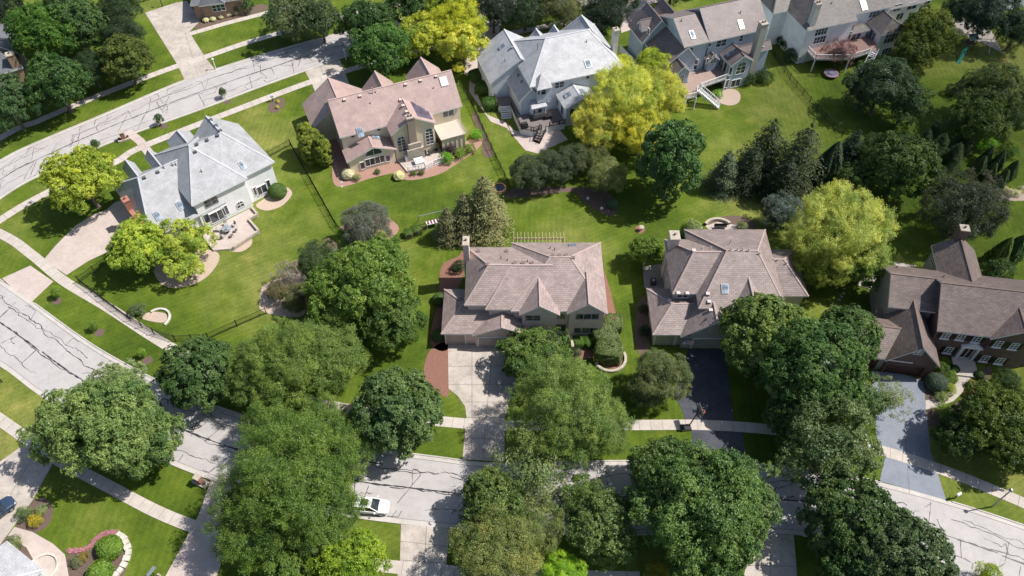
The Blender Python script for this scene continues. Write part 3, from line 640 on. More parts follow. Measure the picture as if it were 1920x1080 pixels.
# -- the pale house with the white roof
h = House("house", "pale house with very light grey hipped roof, left of the big yellow tree", 3.07, 110.52, 18.7, (880, 20), 4, RC, WPALE)
h.wing(0, 17.6, 0, 14.0, 7, 11, 'x', 5.3, 4.3); h.wing(11, 17.5, 7.0, 13.9, 7, 10.4, 'y', 0, .01 + 1.4); h.wing(4.6, 7.9, 8, 14.4, 6.4, 8.2, 'y'); h.wing(8.4, 11.1, 8, 14.5, 6.4, 8.1, 'y')
h.wing(-1.95, 2.4, -.05, 7.1, 4.2, 6.6, 'y'); h.wing(-5.2, 6.4, 6.3, 15.7, 4.5, 8.4, 'y'); h.wing(4.95, 11.2, -4.1, .7, 4.1, 5.5, 'y')
h.W.box(1.2, 3.5, -.75, .5, 3.9, 6.75, 0); h.R.slab([(.95, -1.0, 6.8), (3.75, -1.0, 6.8), (2.4, 1.1, 8.6)], .1); h.R.slab([(3.75, -1.0, 6.8), (3.9, 1.2, 6.9), (2.4, 1.1, 8.6)], .1); h.R.slab([(.8, 1.2, 6.9), (.95, -1.0, 6.8), (2.4, 1.1, 8.6)], .1)
h.W.box(0.0, 2.6, -1.2, .5, 1.3, 3.5, 0); h.R.slab([(-.1, -1.4, 3.4), (2.8, -1.4, 3.4), (2.5, .5, 4.2), (.2, .5, 4.2)], .12)
h.finish()
h.chimney(17.0, 17.9, 4.2, 5.2, 0, 11.6, plain("chimney siding", (.52, .49, .46)), 1)
h.vent([(320, 280), (365, 488), (392, 535)]); h.vent([(268, 378), (878, 237)], "pipe"); h.vent([(513, 290)], "pole"); h.skylight([(245, 272)], .8, 1.3); h.skylight([(890, 400)], 1.1, 1.5); h.skylight([(737, 635), (852, 607)], 1.0, 1.2)
h.win('-', -.75, (556, 603), .95, 1.5, 1, 2); h.win('-', -.75, (520, 607), .5, 1.5, 1, 2); h.win('-', .42, (675, 555), 1.8, 1.35, 2, 2); h.win('-', .42, (887, 497), .7, .8, 1, 1); h.win('-', .42, (598, 667), .65, .8, 1, 1)
h.win('-', -1.2, None, .9, 1.6, 1, 1, xz=(1.45, 2.3)); h.win('-', -1.2, None, .5, 1.3, 1, 1, xz=(.45, 2.4)); h.win('-', -1.2, None, .35, 1.4, 1, 1, xz=(2.3, 2.35))
h.win('-', -3.78, (788, 755), 1.9, 1.6, 2, 1); h.win('-', -3.78, (850, 700), 1.6, 1.0, 2, 1); h.win('l', 5.37, (665, 690), .8, 1.3, 1, 1); h.win('l', 5.37, (697, 745), 1.1, 1.9, 1, 1)
h.win('l', -1.53, (300, 580), .6, 1.2, 1, 1)
dp = [(-1.6, 5.6), (-4.4, 6.4), (-4.4, 3.6), (-2.4, 3.2), (-2.7, -3.3), (-.9, -4.6), (.9, -4.5), (2.0, -4.2), (5.0, -4.4), (5.3, -.1), (-1.4, .2)]
deck(h, dp, 1.3, DECKG, solid=True, posts=False, rails=[[(-2.4, 3.1), (-2.7, -3.3), (-.9, -4.6), (.6, -4.5)], [(2.2, -4.2), (5.0, -4.4)], [(-4.4, 6.3), (-4.4, 3.7)]], rmat=BLACKM, pk=.3, ht=.85)
stairs(h, (-3.3, 3.6), (-3.7, 1.6), 1.3, 0, 1.7, WHITE, False); stairs(h, (.9, -4.5), (-.9, -6.2), 1.3, 0, 1.2, DECKG, True, BLACKM)
HC = h

# -- the blue house
h = House("house", "blue grey house with a brown roof, tall pale chimney and white railed deck", 30.33, 119.53, 19.8, (1150, 0), 4.5, RD, WBLUE)
h.wing(5, 17.1, 0, 10.4, 8.7, 12.3, 'x'); h.wing(0, 5.3, .05, 10.6, 8.7, 11.4, 'x'); h.wing(-4.4, 2.4, 7.2, 13.3, 6, 10, 'y'); h.wing(-3.5, 3.4, -.1, 9.0, 5.4, 8.6, 'y', rid=.62); h.wing(-2.6, .95, -2.5, 2.0, 5, 6.6, 'y')
h.wing(1.0, 4.0, 9.0, 14.0, 8.0, 9.8, 'y'); h.wing(-4.0, 0, 8.4, 10.8, 7.7, 9.2, 'x'); h.wing(8.0, 12.7, -3.8, .7, 5.4, 7.0, 'y'); h.wing(11.2, 17.7, -1.6, .7, 5.4, 6.6, 'x'); h.wing(4.9, 7.3, -1.1, .8, 5.2, 6.2, 'y')
h.finish()
h.chimney(12.9, 14.2, -3.0, -1.8, 0, 12.0, plain("pale chimney siding", (.38, .36, .33)), 2)
h.vent([(575, 180), (1070, 112)], "pipe"); h.skylight([(665, 295)], .8, 1.6); h.skylight([(1075, 210)], .9, 1.7, plain("painted sun glare pane", (.8, .8, .8), .2)); h.skylight([(985, 452)], .8, 1.6)  # sun glare on the second skylight is painted as a near-white pane
h.win('-', .42, (642, 425), 1.6, 1.2, 2, 2); h.win('-', .42, (812, 378), .8, .8, 1, 1); h.win('-', .42, (910, 362), 2.2, 1.5, 2, 2); h.win('-', .42, (1078, 322), .9, 1.4, 1, 2)
h.win('-', .42, (693, 545), .95, 2.2, 1, 2, name="door"); h.win('-', -.78, (843, 510), 1.2, 1.1, 2, 2, arch=True); h.win('-', -.78, (793, 512), .5, 1.1, 1, 1)
h.win('-', -2.18, (573, 675), .9, 1.9, 2, 3, arch=True, name="door"); h.win('-', -2.18, (530, 665), .7, 1.4, 1, 2, arch=True)
h.win('-', -3.48, (1072, 590), 2.0, 1.7, 2, 2, arch=True); h.win('-', -3.48, (1030, 700), 2.0, 1.7, 2, 1); h.win('-', -3.48, (988, 600), .75, 1.8, 1, 1); h.win('-', -3.48, (958, 705), .75, 1.8, 1, 1)
h.win('l', 8.42, (912, 530), 1.4, 2.0, 2, 1); h.win('l', 8.42, (945, 565), 1.0, 2.0, 1, 1); h.win('l', -3.68, (300, 262), .7, 1.2, 1, 2)
h.win('-', -1.28, (1258, 402), .55, .55, 1, 1)
dp = [(-1.9, -6.5), (.1, -6.5), (1.3, -4.6), (7.6, -3.7), (8.4, -.1), (.7, .2), (.6, -2.4), (-1.9, -2.4)]
deck(h, dp, 2.8, DECKP, rails=[[(-1.9, -6.5), (.1, -6.5), (1.0, -5.0)], [(1.9, -4.55), (7.6, -3.7)]], pk=.16)
stairs(h, (1.4, -4.9), (4.6, -7.7), 2.8, 0.1, 1.2, WHITE)
mb = MB(); mb.beam((-4.6, 6.5, 1.0), (-5.4, 13.5, 1.0), .1, 1.6); h.part("side_railing", mb, [WHITE]); HD = h

# -- the ivory house at the top right
h = House("house", "ivory house with dark grey roof and pink railed deck at the top right", 61.55, 130.81, 18.3, (1430, 0), 3.918, RE, WIVORY)
h.wing(-2.5, 11.2, 0, 11, 7.5, 11.2, 'x', 4.5, 0); h.wing(-8.8, 2.0, -1.8, 12.5, 7.5, 12.0, 'x', 5.5, 0); h.wing(6.4, 12.2, -4.3, .8, 5, 6.9, 'y', 1.6, 0); h.wing(1.9, 6.3, -1.6, .8, 4.5, 5.4, 'x', 1.2, 1.2)
h.wing(-11.8, -6, 5.0, 14, 7.5, 10.5, 'x', 3); h.wing(11.0, 19.5, 1.0, 9.5, 6.2, 9.0, 'x')
h.finish()
h.chimney(-8.0, -6.9, -1.3, -.3, 7.4, 12.2, plain("ivory chimney siding", (.55, .52, .47)), 2)
h.skylight([(740, 42)], 1.2, 1.9, plain("white skylight dome", (.75, .77, .78), .3)); h.vent([(505, 28)], "pipe")
Yl = -1.38
for p in ((430, 230), (418, 292)): h.win('-', Yl, p, 2.6, 1.6, 4, 2)
h.win('-', .42, (640, 147), 2.2, 1.3, 3, 2); h.win('-', .42, (818, 103), 2.2, 1.3, 3, 2); h.win('-', -1.1, (570, 252), 2.1, 1.2, 3, 2); h.win('-', -1.18, (690, 255), 2.0, 2.0, 2, 1); h.win('-', -1.18, (635, 260), .8, 1.8, 1, 1)
h.win('l', 6.82, (805, 262), 1.8, 2.0, 2, 1, gl=glass("bluish glass", (.12, .17, .2))); h.win('-', -3.88, (945, 275), 3.0, 2.2, 4, 2); h.win('-', -3.88, (920, 370), 2.6, 1.4, 4, 1)
h.win('l', -8.38, (143, 120), 2.2, 1.6, 3, 2); h.win('l', -8.38, (110, 220), 2.2, 1.6, 3, 2); h.win('-', 1.42, (990, 55), 1.8, 1.6, 2, 2); h.win('-', 1.42, (1100, 40), 2.2, 1.6, 2, 1); h.win('-', 1.42, (1005, 120), 1.6, 1.6, 2, 1); h.win('-', 1.42, (1200, 30), 1.6, 1.6, 2, 2)
deck(h, [(-7, -1.6), (-7, -4.4), (-1.0, -6.4), (5.4, -5.6), (6.6, -3.7), (6.6, -.3), (-2, -.3)], 2.8, plain("red brown decking", (.28, .17, .145), .8, .1, 3), rails=[[(-7, -1.7), (-7, -4.4), (-1.0, -6.4), (3.6, -5.85)]], pk=.16)
stairs(h, (4.7, -5.9), (1.6, -8.3), 2.8, 0, 1.2, WHITE); HE = h

# -- the mauve brick house in the centre
h = House("house", "mauve brown brick house in the centre with three front gables above the concrete driveway", -6.45, 62.2, 0, (800, 420), 3.858, RH, WBR)
W2 = 0.0
h.wing(6.35, 19.25, 1.4, 13.8, 6, 9.3, 'x', 5.4, 4.8, rid=.55); h.wing(0, 12, 2.4, 12.9, 6, 8.9, 'x', 3.3, 0, rid=.45)
h.wing(2.9, 12, 1.72, 10.6, 5.95, 8.87, 'x', 3.5, 0, rid=.605)
h.wing(7.4, 12.9, .7, 6.0, 6, 8.0, 'y'); h.wing(13.8, 19.3, .9, 6.6, 6.02, 8.2, 'y', rid=.52)
h.wing(-3.2, 6, -.2, 7.6, 3, 4.9, 'x', 3.0, 0); h.wing(1.0, 9.2, -.55, 3.0, 3, 4.9, 'y')
h.finish()
h.chimney(-.35, .45, 10.2, 11.8, 0, 9.4, WBR, 1)
h.vent([(245, 548), (437, 298), (637, 287), (697, 285), (762, 285), (912, 232), (960, 232), (1008, 230), (1058, 248)]); h.vent([(375, 200), (578, 200)]); h.vent([(538, 250), (583, 267), (893, 178), (925, 190), (730, 275)], "pipe")
h.skylight([(1055, 157)], 1.1, .9)
h.garage('-', .2, -1.35, 2.6, 2.3, DGREY); h.garage('-', -.25, 4.35, 4.9, 2.3, DGREY)
h.win('-', 1.02, (768, 678), 2.1, 1.25, 2, 2, frm=plain("tan window frame", (.42, .35, .3))); h.win('-', 1.22, (1163, 668), 3.2, 1.3, 3, 1, frm=plain("tan window frame", (.42, .35, .3))); h.win('-', 1.22, (1148, 768), 3.2, 1.35, 3, 1, frm=plain("tan window frame", (.42, .35, .3)))
h.win('-', 1.82, (948, 748), 2.3, 1.6, 3, 1, name="door", frm=METAL); h.win('-', 1.82, (962, 676), 1.6, .5, 2, 1, arch=True, frm=plain("tan window frame", (.42, .35, .3)))
mb = MB(); mb.box(12.55, 13.0, -.6, .78, 0, 1.2); mb.box(14.6, 15.0, -.9, .8, 0, 1.0); h.part("porch_wall", mb, [STONE])
mb = MB(); mb.box(6.6, 14.0, 13.9, 14.9, 2.9, 3.05, 0)
mb.box(6.6, 14.0, 14.85, 14.95, 5.5, 5.75, 0)
for k in range(15): mb.box(6.7 + k * .52, 6.75 + k * .52, 13.4, 15.9, 5.75, 5.93, 0)
for x in (6.7, 13.8): mb.box(x, x + .15, 14.8, 14.95, 0, 5.5, 0)
h.part("pergola", mb, [plain("pale cedar", (.44, .34, .24), .7)]); HM = h

# -- the brown hip roofed house right of centre
h = House("house", "house with a large brown mauve hipped roof and grey garage above the dark driveway", 22.01, 66.58, 0, (1180, 400), 3.858, RF, WGREY)
h.wing(0, 9, 0, 10.05, 6, 9.0, 'x', 3.1, 0); h.wing(3.2, 15.05, -2.5, 12.0, 5.98, 9.6, 'x', 4.3, 3.4); h.wing(12.0, 19.75, 1.7, 10.45, 3.3, 6.2, 'x', 2.6, 3.3)
h.wing(-2.85, 8, -4.75, 3.35, 3, 4.7, 'x', 2.9, 0); h.wing(.9, 9.6, -5.15, 2.2, 3, 6.4, 'y'); h.wing(7.45, 13, -3.4, 3.2, 5.7, 7.9, 'y')
h.finish()
h.chimney(.25, 1.55, 7.6, 9.2, 0, 8.6, plain("beige chimney", (.55, .47, .42), .8), 1)
h.vent([(565, 588), (575, 645), (587, 705), (288, 635), (465, 272), (343, 617), (408, 617)]); h.vent([(527, 260), (587, 260), (735, 268), (778, 270), (818, 270), (863, 272), (1037, 343), (1070, 345), (1135, 368), (940, 297)], "pipe"); h.vent([(725, 225)], "pole")
h.skylight([(690, 547)], .95, 1.35)
h.garage('-', -4.3, -.9, 2.7, 2.25, DTAN); h.garage('-', -4.83, 5.3, 4.9, 2.25, DTAN)
h.win('-', -4.83, (597, 812), .9, .35, 1, 1, arch=True, gl=plain("louvre", (.03, .03, .03)), frm=WGREY)
h.win('-', -4.83, (420, 882), .9, .4, 1, 1, frm=WGREY); h.win('l', .42, (275, 440), 1.2, 1.3, 2, 1); h.win('-', .42, (385, 595), 1.6, .8, 2, 1)
HF = h

# -- the dark brick house at the right
h = House("house", "dark red brick house with brown roof, white window sills and grey driveway", 56.13, 60.42, -8.7, (1580, 420), 3.376, RG, WDB)
h.wing(0, 14.5, 0, 10.7, 6, 9.6, 'x', wm=0); h.wing(-5.85, .5, 3.1, 10.75, 6, 8.5, 'x', wm=1); h.wing(1.85, 7.8, 6.5, 15.5, 6.02, 8.45, 'y', wm=1); h.wing(6.7, 13.4, -.35, 4.6, 6, 8.4, 'y')
h.wing(-6.1, .95, -3.75, 5.0, 3, 6.7, 'y'); h.wing(-9.4, -2.5, -3.5, 4.35, 3.02, 5.05, 'x', wm=1)
h.finish([WDB, siding("taupe siding", (.27, .265, .25), .22)])
h.W2 = None
h.chimney(4.1, 5.3, 14.9, 16.1, 0, 10.0, WDB, 1, STONE)
h.garage('-', -3.43, -3.0, 4.9, 2.2, DKBR); h.garage('-', -3.08, -7.8, 2.4, 2.2, DKBR)
SH = plain("black shutter", (.015, .012, .012), .5)
for p, yw in (((655, 703), .42), ((750, 713), .42), ((850, 728), .42), ((985, 758), .0), ((1085, 772), .0), ((670, 797), .42), ((900, 850), .0), ((995, 865), .0)):
    f = h.win('-', yw, p, 1.0, 1.35, 2, 3); x_, z_ = h.ony(p, yw)
    for sg in (-1, 1): mb = MB(); mb.box(x_ + sg * .78 - .24, x_ + sg * .78 + .24, yw - .05, yw, z_ - .68, z_ + .68, 0); mb.build("shutter", [SH], f)
    mb = MB(); mb.box(x_ - .62, x_ + .62, yw - .2, yw, z_ - .82, z_ - .69, 0); mb.build("sill", [WHITE], f)
f = h.win('-', -3.43, (480, 812), 1.1, 1.0, 2, 2)
x_, z_ = h.ony((785, 815), .42); f = h.win('-', .42, None, 1.4, 2.3, 2, 1, xz=(x_, 1.5), name="door", gl=DKBR)
mb = MB()
for sg in (-1, 1): mb.box(x_ + sg * 1.05 - .15, x_ + sg * 1.05 + .15, .1, .42, .3, 2.9)
mb.box(x_ - 1.4, x_ + 1.4, .0, .42, 2.9, 3.15); mb.face([(x_ - 1.4, .05, 3.15), (x_ + 1.4, .05, 3.15), (x_, .05, 3.85)]); mb.face([(x_ - 1.4, .05, 3.15), (x_, .05, 3.85), (x_, .42, 3.85), (x_ - 1.4, .42, 3.15)]); mb.face([(x_ + 1.4, .05, 3.15), (x_ + 1.4, .42, 3.15), (x_, .42, 3.85), (x_, .05, 3.85)])
mb.build("door_surround", [WHITE], f)
mb = MB(); mb.box(x_ - 1.5, x_ + 1.5, -2.6, .4, 0, .3); h.part("front_step", mb, [CONCP]); h.win('l', 2.27, (572, 235), 1.1, 1.4, 2, 2); h.vent([(635, 338), (340, 278)], "pipe"); HG = h

# -- corners of neighbouring houses
h = House("house", "tan brick house corner with a triple window and white hydrangeas, at the top left", -70.0, 141.5, 14, (320, 0), 4, RX, WTAN)
ox, oy = at(373, 38).x, at(373, 38).y; h.root.location = (ox, oy, 0); h.o = Vector((ox, oy, 0))
h.wing(-.6, 9.6, -.4, 11, 3.6, 6.4, 'x', 2.5); h.wing(1.0, 6.0, -1.0, 4, 3.62, 5.4, 'y', 1.2); h.finish()
h.win('-', -.58, (360, 58), 2.6, 1.5, 3, 2)
HN = h
p0 = at(58, 150)
h = House("house", "slate grey roofed house with short brick chimney at the left edge", p0.x, p0.y, 30, (0, 0), 4, RX, WGREY)
h.wing(-14, 0, -1, 11, 3.4, 7.6, 'x', 4, 5); h.wing(-6, .8, 3, 14, 3.5, 6.6, 'y', 0, 3); h.finish(); h.chimney(-1.6, -.3, -.8, .6, 0, 6.0, WTAN, 1, STONE); h.skylight([(130, 330)], 1, 1.4)
p0 = at(20, 1075, 0)
h = House("house", "corner of a pale blue grey roof over the curved walk, at the bottom left", p0.x, p0.y, -32, (0, 0), 4, RC, WPALE)
p1 = at(80, 1068, 3); rz = math.radians(-32)
h.root.location = (p1.x, p1.y, 0); h.wing(-6.2, 0, -9, 0, 3.0, 4.4, 'x', 0, 3); h.finish()
p0 = at(1900, 20)
h = House("house", "white sided house with a brown roof cut off by the top right corner", p0.x, p0.y, 22, (0, 0), 4, RG, WWHITE)
h.wing(-3, 14, 0, 11, 4.5, 8, 'x'); h.finish(); h.win('-', .42, None, 1.4, 1.4, 2, 1, xz=(1.5, 2.5)); h.win('-', .42, None, 1.4, 1.4, 2, 1, xz=(5.5, 2.5))
# ---------------------------------------------------------------- vegetation
def unit(a): return a / (np.linalg.norm(a, axis=-1, keepdims=True) + 1e-9)
def leaf_mesh(name, P, Nn, size, tint, rng, aspect=0.6, mat=None, along=None):
    n = len(P); Nn = unit(Nn); r = rng.normal(size=(n, 3)) if along is None else along + rng.normal(size=(n, 3)) * .25
    T = unit(np.cross(Nn, np.cross(r, Nn))); B = np.cross(Nn, T); s = size * rng.uniform(.7, 1.3, (n, 1))
    V = np.stack([P - T * s, P - B * s * aspect, P + T * s, P + B * s * aspect], 1).reshape(-1, 3)
    me = bpy.data.meshes.new(name); me.vertices.add(4 * n); me.vertices.foreach_set("co", V.astype(np.float32).ravel())
    me.loops.add(4 * n); me.loops.foreach_set("vertex_index", np.arange(4 * n, dtype=np.int32))
    me.polygons.add(n); me.polygons.foreach_set("loop_start", np.arange(0, 4 * n, 4, dtype=np.int32))
    a = me.attributes.new("tint", 'FLOAT', 'FACE'); a.data.foreach_set("value", np.clip(tint, 0, 1).astype(np.float32))
    me.materials.append(mat or LEAF); me.update(calc_edges=True); return me
def fib(n, rng, lo=-.35):
    k = np.arange(n) + .5; z = 1 - (1 - lo) * k / n; ph = k * 2.39996 + rng.uniform(0, 6); r = np.sqrt(np.maximum(1 - z * z, 0))
    return np.stack([r * np.cos(ph), r * np.sin(ph), z], 1)
def crown(seed, R=5.0, kv=.85, lobes=26, rl=.34, sub=30, leaves=24, size=.19, sd=.30, lo=-.35, uneven=.22, upb=.45, inner=.62, mat=None, asp=.6, flat=.6, spray=0.0):
    """foliage round (0,0,0); returns mesh and lobe centres"""
    sub = int(sub * 1.35); leaves = int(leaves * 1.1); size *= .72; sd *= .74
    rng = np.random.default_rng(seed); d = fib(lobes, rng, lo) + rng.normal(size=(lobes, 3)) * .12; d = unit(d)
    rad = R * inner * rng.uniform(1 - uneven, 1 + uneven, (lobes, 1)); C = d * rad * np.array([1, 1, kv]); L = R * rl * rng.uniform(.75, 1.25, lobes)
    lt = rng.normal(size=lobes) * .20
    Ps, Ns, Ts, Al = [], [], [], []
    for i in range(lobes):
        q = unit(rng.normal(size=(int(sub * 2.2), 3)) + d[i] * .8); q = q[(q @ d[i]) > -.25][:sub]
        c = C[i] + q * L[i] * rng.uniform(.62, 1.30, (len(q), 1)) * np.array([1, 1, .85 if kv < 1.1 else 1.0])
        for j in range(len(c)):
            m = leaves; o = unit(q[j] + np.array([0, 0, upb])); g = rng.normal(size=(m, 3)) * sd
            g -= o * (g @ o)[:, None] * flat
            if spray: g += o * rng.uniform(-spray, spray, (m, 1))
            Ps.append(c[j] + g); Ns.append(o * .9 + rng.normal(size=(m, 3)) * .55); t_ = .5 + lt[i] + rng.normal() * .13
            Ts.append(t_ + rng.normal(size=m) * .14); Al.append(np.tile(o, (m, 1)))
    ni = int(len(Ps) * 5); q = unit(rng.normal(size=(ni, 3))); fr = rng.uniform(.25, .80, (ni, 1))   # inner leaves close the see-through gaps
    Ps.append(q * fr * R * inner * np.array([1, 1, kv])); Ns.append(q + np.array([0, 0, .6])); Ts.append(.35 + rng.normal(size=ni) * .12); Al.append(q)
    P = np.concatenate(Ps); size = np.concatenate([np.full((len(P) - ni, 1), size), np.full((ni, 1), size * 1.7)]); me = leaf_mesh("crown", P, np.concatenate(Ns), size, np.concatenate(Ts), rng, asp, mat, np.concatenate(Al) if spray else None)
    return me, C
def limbs(C, zc, R, seed, r0=.26, reach=.9, nb=14):
    r = random.Random(seed); mb = MB(); top = Vector((r.uniform(-.2, .2), r.uniform(-.2, .2), zc * .55)); mb.tube((0, 0, -.1), top, r0 * 1.25, r0 * .85, 9)
    mb.tube((0, 0, -.12), (0, 0, .25), r0 * 1.9, r0 * 1.25, 9); fork = Vector((0, 0, zc * 1.0)); mb.tube(top, fork, r0 * .85, r0 * .5, 8); mb.tube(fork, (0, 0, zc + R * .5), r0 * .5, r0 * .12, 6)
    idx = list(range(len(C))); r.shuffle(idx)
    for i in idx[:nb]:
        e = Vector(C[i]) * reach + Vector((0, 0, zc)); s = top.lerp(fork, r.uniform(0, .9)); m = s.lerp(e, .5) + Vector((0, 0, -.25))
        mb.tube(s, m, r0 * .42, r0 * .26, 6, 0, False); mb.tube(m, e, r0 * .26, r0 * .06, 5, 0, False)
        for _ in range(2):
            e2 = e + Vector((r.uniform(-1, 1), r.uniform(-1, 1), r.uniform(-.2, .9))) * R * .25; mb.tube(m.lerp(e, .5), e2, r0 * .13, r0 * .03, 4, 0, False)
    me = bpy.data.meshes.new("trunk"); me.from_pydata(mb.v, [], mb.f); me.materials.append(BARK); me.update(); return me
def conifer(seed, H=9.0, R=2.6, tiers=22, size=.14, droop=.30, dens=1.0, lo=.72):
    rng = np.random.default_rng(seed); Ps, Ns, Al, Ts = [], [], [], []
    for i in range(tiers):
        f = i / (tiers - 1); z = .5 + (H - .7) * f; r = R * (1 - f) ** (.8 if lo > .6 else .62) + .12; nb = int((6 + 12 * (1 - f)) * dens); ph0 = rng.uniform(0, 6)
        for b in range(nb):
            ph = ph0 + 2 * math.pi * b / nb + rng.normal() * .15; rr = r * rng.uniform(lo, 1.84 - lo); m = int(34 * rr / R * 2.2 + 14); t = rng.uniform(.12, 1, m) ** .7
            dirv = np.array([math.cos(ph), math.sin(ph), 0]); side = np.array([-math.sin(ph), math.cos(ph), 0])
            wz = z + rng.normal() * .1; p = dirv * (t * rr)[:, None]; p[:, 2] += wz - droop * rr * t ** 1.5 + .12 * t
            p += side * (rng.normal(size=m) * (.10 + .16 * t) * min(rr, 1.6))[:, None]; p[:, 2] += rng.normal(size=m) * .06
            Ps.append(p); Ns.append(np.tile([0, 0, 1.], (m, 1)) + dirv * .5 + rng.normal(size=(m, 3)) * .5); Al.append(np.tile(dirv, (m, 1)) + side * rng.normal(size=(m, 1)) * .6)
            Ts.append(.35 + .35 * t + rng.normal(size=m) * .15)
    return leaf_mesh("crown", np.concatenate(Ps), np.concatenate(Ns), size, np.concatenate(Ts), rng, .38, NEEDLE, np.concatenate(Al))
def column(seed, H=6.6, R=1.35, n=12000, size=.10, pw=2.4):
    rng = np.random.default_rng(seed); f = rng.uniform(0, 1, n) ** 1.15; ph = rng.uniform(0, 2 * math.pi, n)
    lob = 1 + .13 * np.sin(ph * 5 + seed) + .08 * np.sin(ph * 12 + seed * 2 + 2 * np.sin(f * 9)); r = R * (1 - f ** pw) ** .65 * lob * rng.uniform(.84, 1.05, n) * np.minimum(1, .6 + f * 4)
    P = np.stack([r * np.cos(ph), r * np.sin(ph), .1 + f * H], 1); Nn = np.stack([np.cos(ph), np.sin(ph), .35 + f], 1) + rng.normal(size=(n, 3)) * .45
    return leaf_mesh("crown", P, Nn, size, .5 + (lob - 1) * 1.2 + rng.normal(size=n) * .15, rng, .5, NEEDLE, np.tile([0, 0, 1.], (n, 1)))
def shrub_mesh(seed, R=1.0, kv=.85, n=5200, size=.08, rough=.05, boxy=0.0):
    rng = np.random.default_rng(seed); d = unit(rng.normal(size=(n, 3))); d[:, 2] = np.abs(d[:, 2]) - .25 * (rng.uniform(size=n) < .4); d = unit(d)
    nz = sum(np.sin(d @ rng.normal(size=3) * k + rng.uniform(0, 6)) for k in (3, 5, 8)) / 3
    if boxy: d2 = np.sign(d) * np.abs(d) ** (1 - boxy); P = d2 / np.max(np.abs(d2), axis=1, keepdims=True) * .5 + unit(d2) * .5
    else: P = d.copy()
    P = P * R * (1 + nz[:, None] * rough * 2 + rng.normal(size=(n, 1)) * rough * .6) * np.array([1, 1, kv]); P[:, 2] += R * kv * .55
    P[:, 2] = np.maximum(P[:, 2], .04)
    return leaf_mesh("crown", P, d + rng.normal(size=(n, 3)) * .5, size, .5 + nz * .12 + rng.normal(size=n) * .17, rng, .6)

PRO = {}
crown0 = crown
def proto(kind, k, big=0):
    if (kind, k, big) in PRO: return PRO[(kind, k, big)]
    def crown(s, *a, **kw):
        if big:
            kw["lobes"] = int(kw["lobes"] * 1.45); kw["rl"] *= .84; kw["size"] *= .70; kw["sd"] *= .74; kw["sub"] = int(kw["sub"] * 1.2); kw["leaves"] = int(kw["leaves"] * 1.05)
            if kw.get("spray"): kw["spray"] *= .75
        return crown0(s, *a, **kw)
    s = 100 * k + sum(map(ord, kind)) + 7 * big; zc, R = 5.6, 5.0
    if kind == "maple": me, C = crown(s, lobes=46, rl=.26, sub=24, leaves=25, size=.165, sd=.22, uneven=.30, inner=.70, kv=.86); tr = limbs(C, zc, R, s)
    elif kind == "open": me, C = crown(s, lobes=30, rl=.27, sub=25, leaves=26, size=.155, sd=.24, uneven=.34, inner=.74, kv=.8); tr = limbs(C, zc, R, s, nb=22)
    elif kind == "locust": me, C = crown(s, lobes=62, rl=.20, sub=20, leaves=32, size=.115, sd=.20, uneven=.26, inner=.74, kv=.82, upb=.7, asp=.42, flat=.3, spray=.34); tr = limbs(C, zc, R, s)
    elif kind == "dense": me, C = crown(s, lobes=70, rl=.20, sub=20, leaves=26, size=.16, sd=.17, uneven=.08, inner=.82, kv=.92, upb=.3, mat=LEAFG, flat=.8); tr = limbs(C, zc, R, s)
    elif kind == "pear": me, C = crown(s, lobes=70, rl=.22, sub=20, leaves=22, size=.18, sd=.20, uneven=.10, inner=.78, kv=1.45, upb=.3, lo=-.6, mat=LEAFG, flat=.7); zc = 7.6; tr = limbs(C, zc, R, s)
    elif kind == "fine": me, C = crown(s, lobes=46, rl=.25, sub=26, leaves=34, size=.115, sd=.28, uneven=.26, inner=.72, kv=.84, asp=.45); tr = limbs(C, zc, R, s, nb=20)
    elif kind == "sparse": me, C = crown(s, lobes=26, rl=.22, sub=12, leaves=14, size=.14, sd=.30, uneven=.35, inner=.74, kv=.85); tr = limbs(C, zc, R, s, .16, 1.05, 26)
    elif kind == "spruce": me = conifer(s, 7.8, 3.0, 19, .13, .34, 1.05, .6); tr = None; zc, R = 3.7, 3.0
    elif kind == "fir": me = conifer(s, 8.6, 3.7, 15, .15, .50, 1.0, .5); tr = None; zc, R = 4.5, 3.3
    elif kind == "column":
        me, C = crown(s, R=1.45, kv=2.35, lobes=80, rl=.26, sub=14, leaves=16, size=.11, sd=.12, lo=-.97, uneven=.08, upb=.7, inner=.78, mat=NEEDLE); me.transform(Matrix.Translation((0, 0, 3.3))); tr = None; zc, R = 3.3, 1.45
    elif kind == "cone": me = column(s, 5.0, 1.5, 9000, .12, 1.05); tr = None; zc, R = 2.4, 1.5
    elif kind == "shrub": me = shrub_mesh(s, rough=.06); tr = None; zc, R = .6, 1.0
    elif kind == "clipped": me = shrub_mesh(s, 1.0, .9, 9000, .062, .015); tr = None; zc, R = .6, 1.0
    elif kind == "hedge": me = shrub_mesh(s, 1.0, .85, 12000, .062, .02, .35); tr = None; zc, R = .6, 1.0
    elif kind == "bush": me, C = crown(s, 1.0, .8, 12, .42, 14, 16, .06, .12, -.2, .25, .45, .6); me.transform(Matrix.Translation((0, 0, .62))); tr = None; zc, R = .62, 1.0
    elif kind == "young": me, C = crown(s, 1.0, 1.35, 12, .45, 14, 16, .09, .17, -.7, .2, .3, .55); zc = 2.0; R = 1.0; tr = limbs(C, zc, R, s, .05, .8, 8)
    if kind in ("maple", "open", "locust", "dense", "pear", "fine", "sparse", "young"): me.transform(Matrix.Translation((0, 0, zc)))
    if tr is None:
        mb = MB(); top = zc * (1.7 if kind in ("spruce", "fir", "column", "cone") else .7); mb.tube((0, 0, -.05), (0, 0, top), R * .07, R * .02, 7); tr = bpy.data.meshes.new("trunk"); tr.from_pydata(mb.v, [], mb.f); tr.materials.append(BARK); tr.update()
    PRO[(kind, k, big)] = (me, tr, zc, R); return PRO[(kind, k, big)]
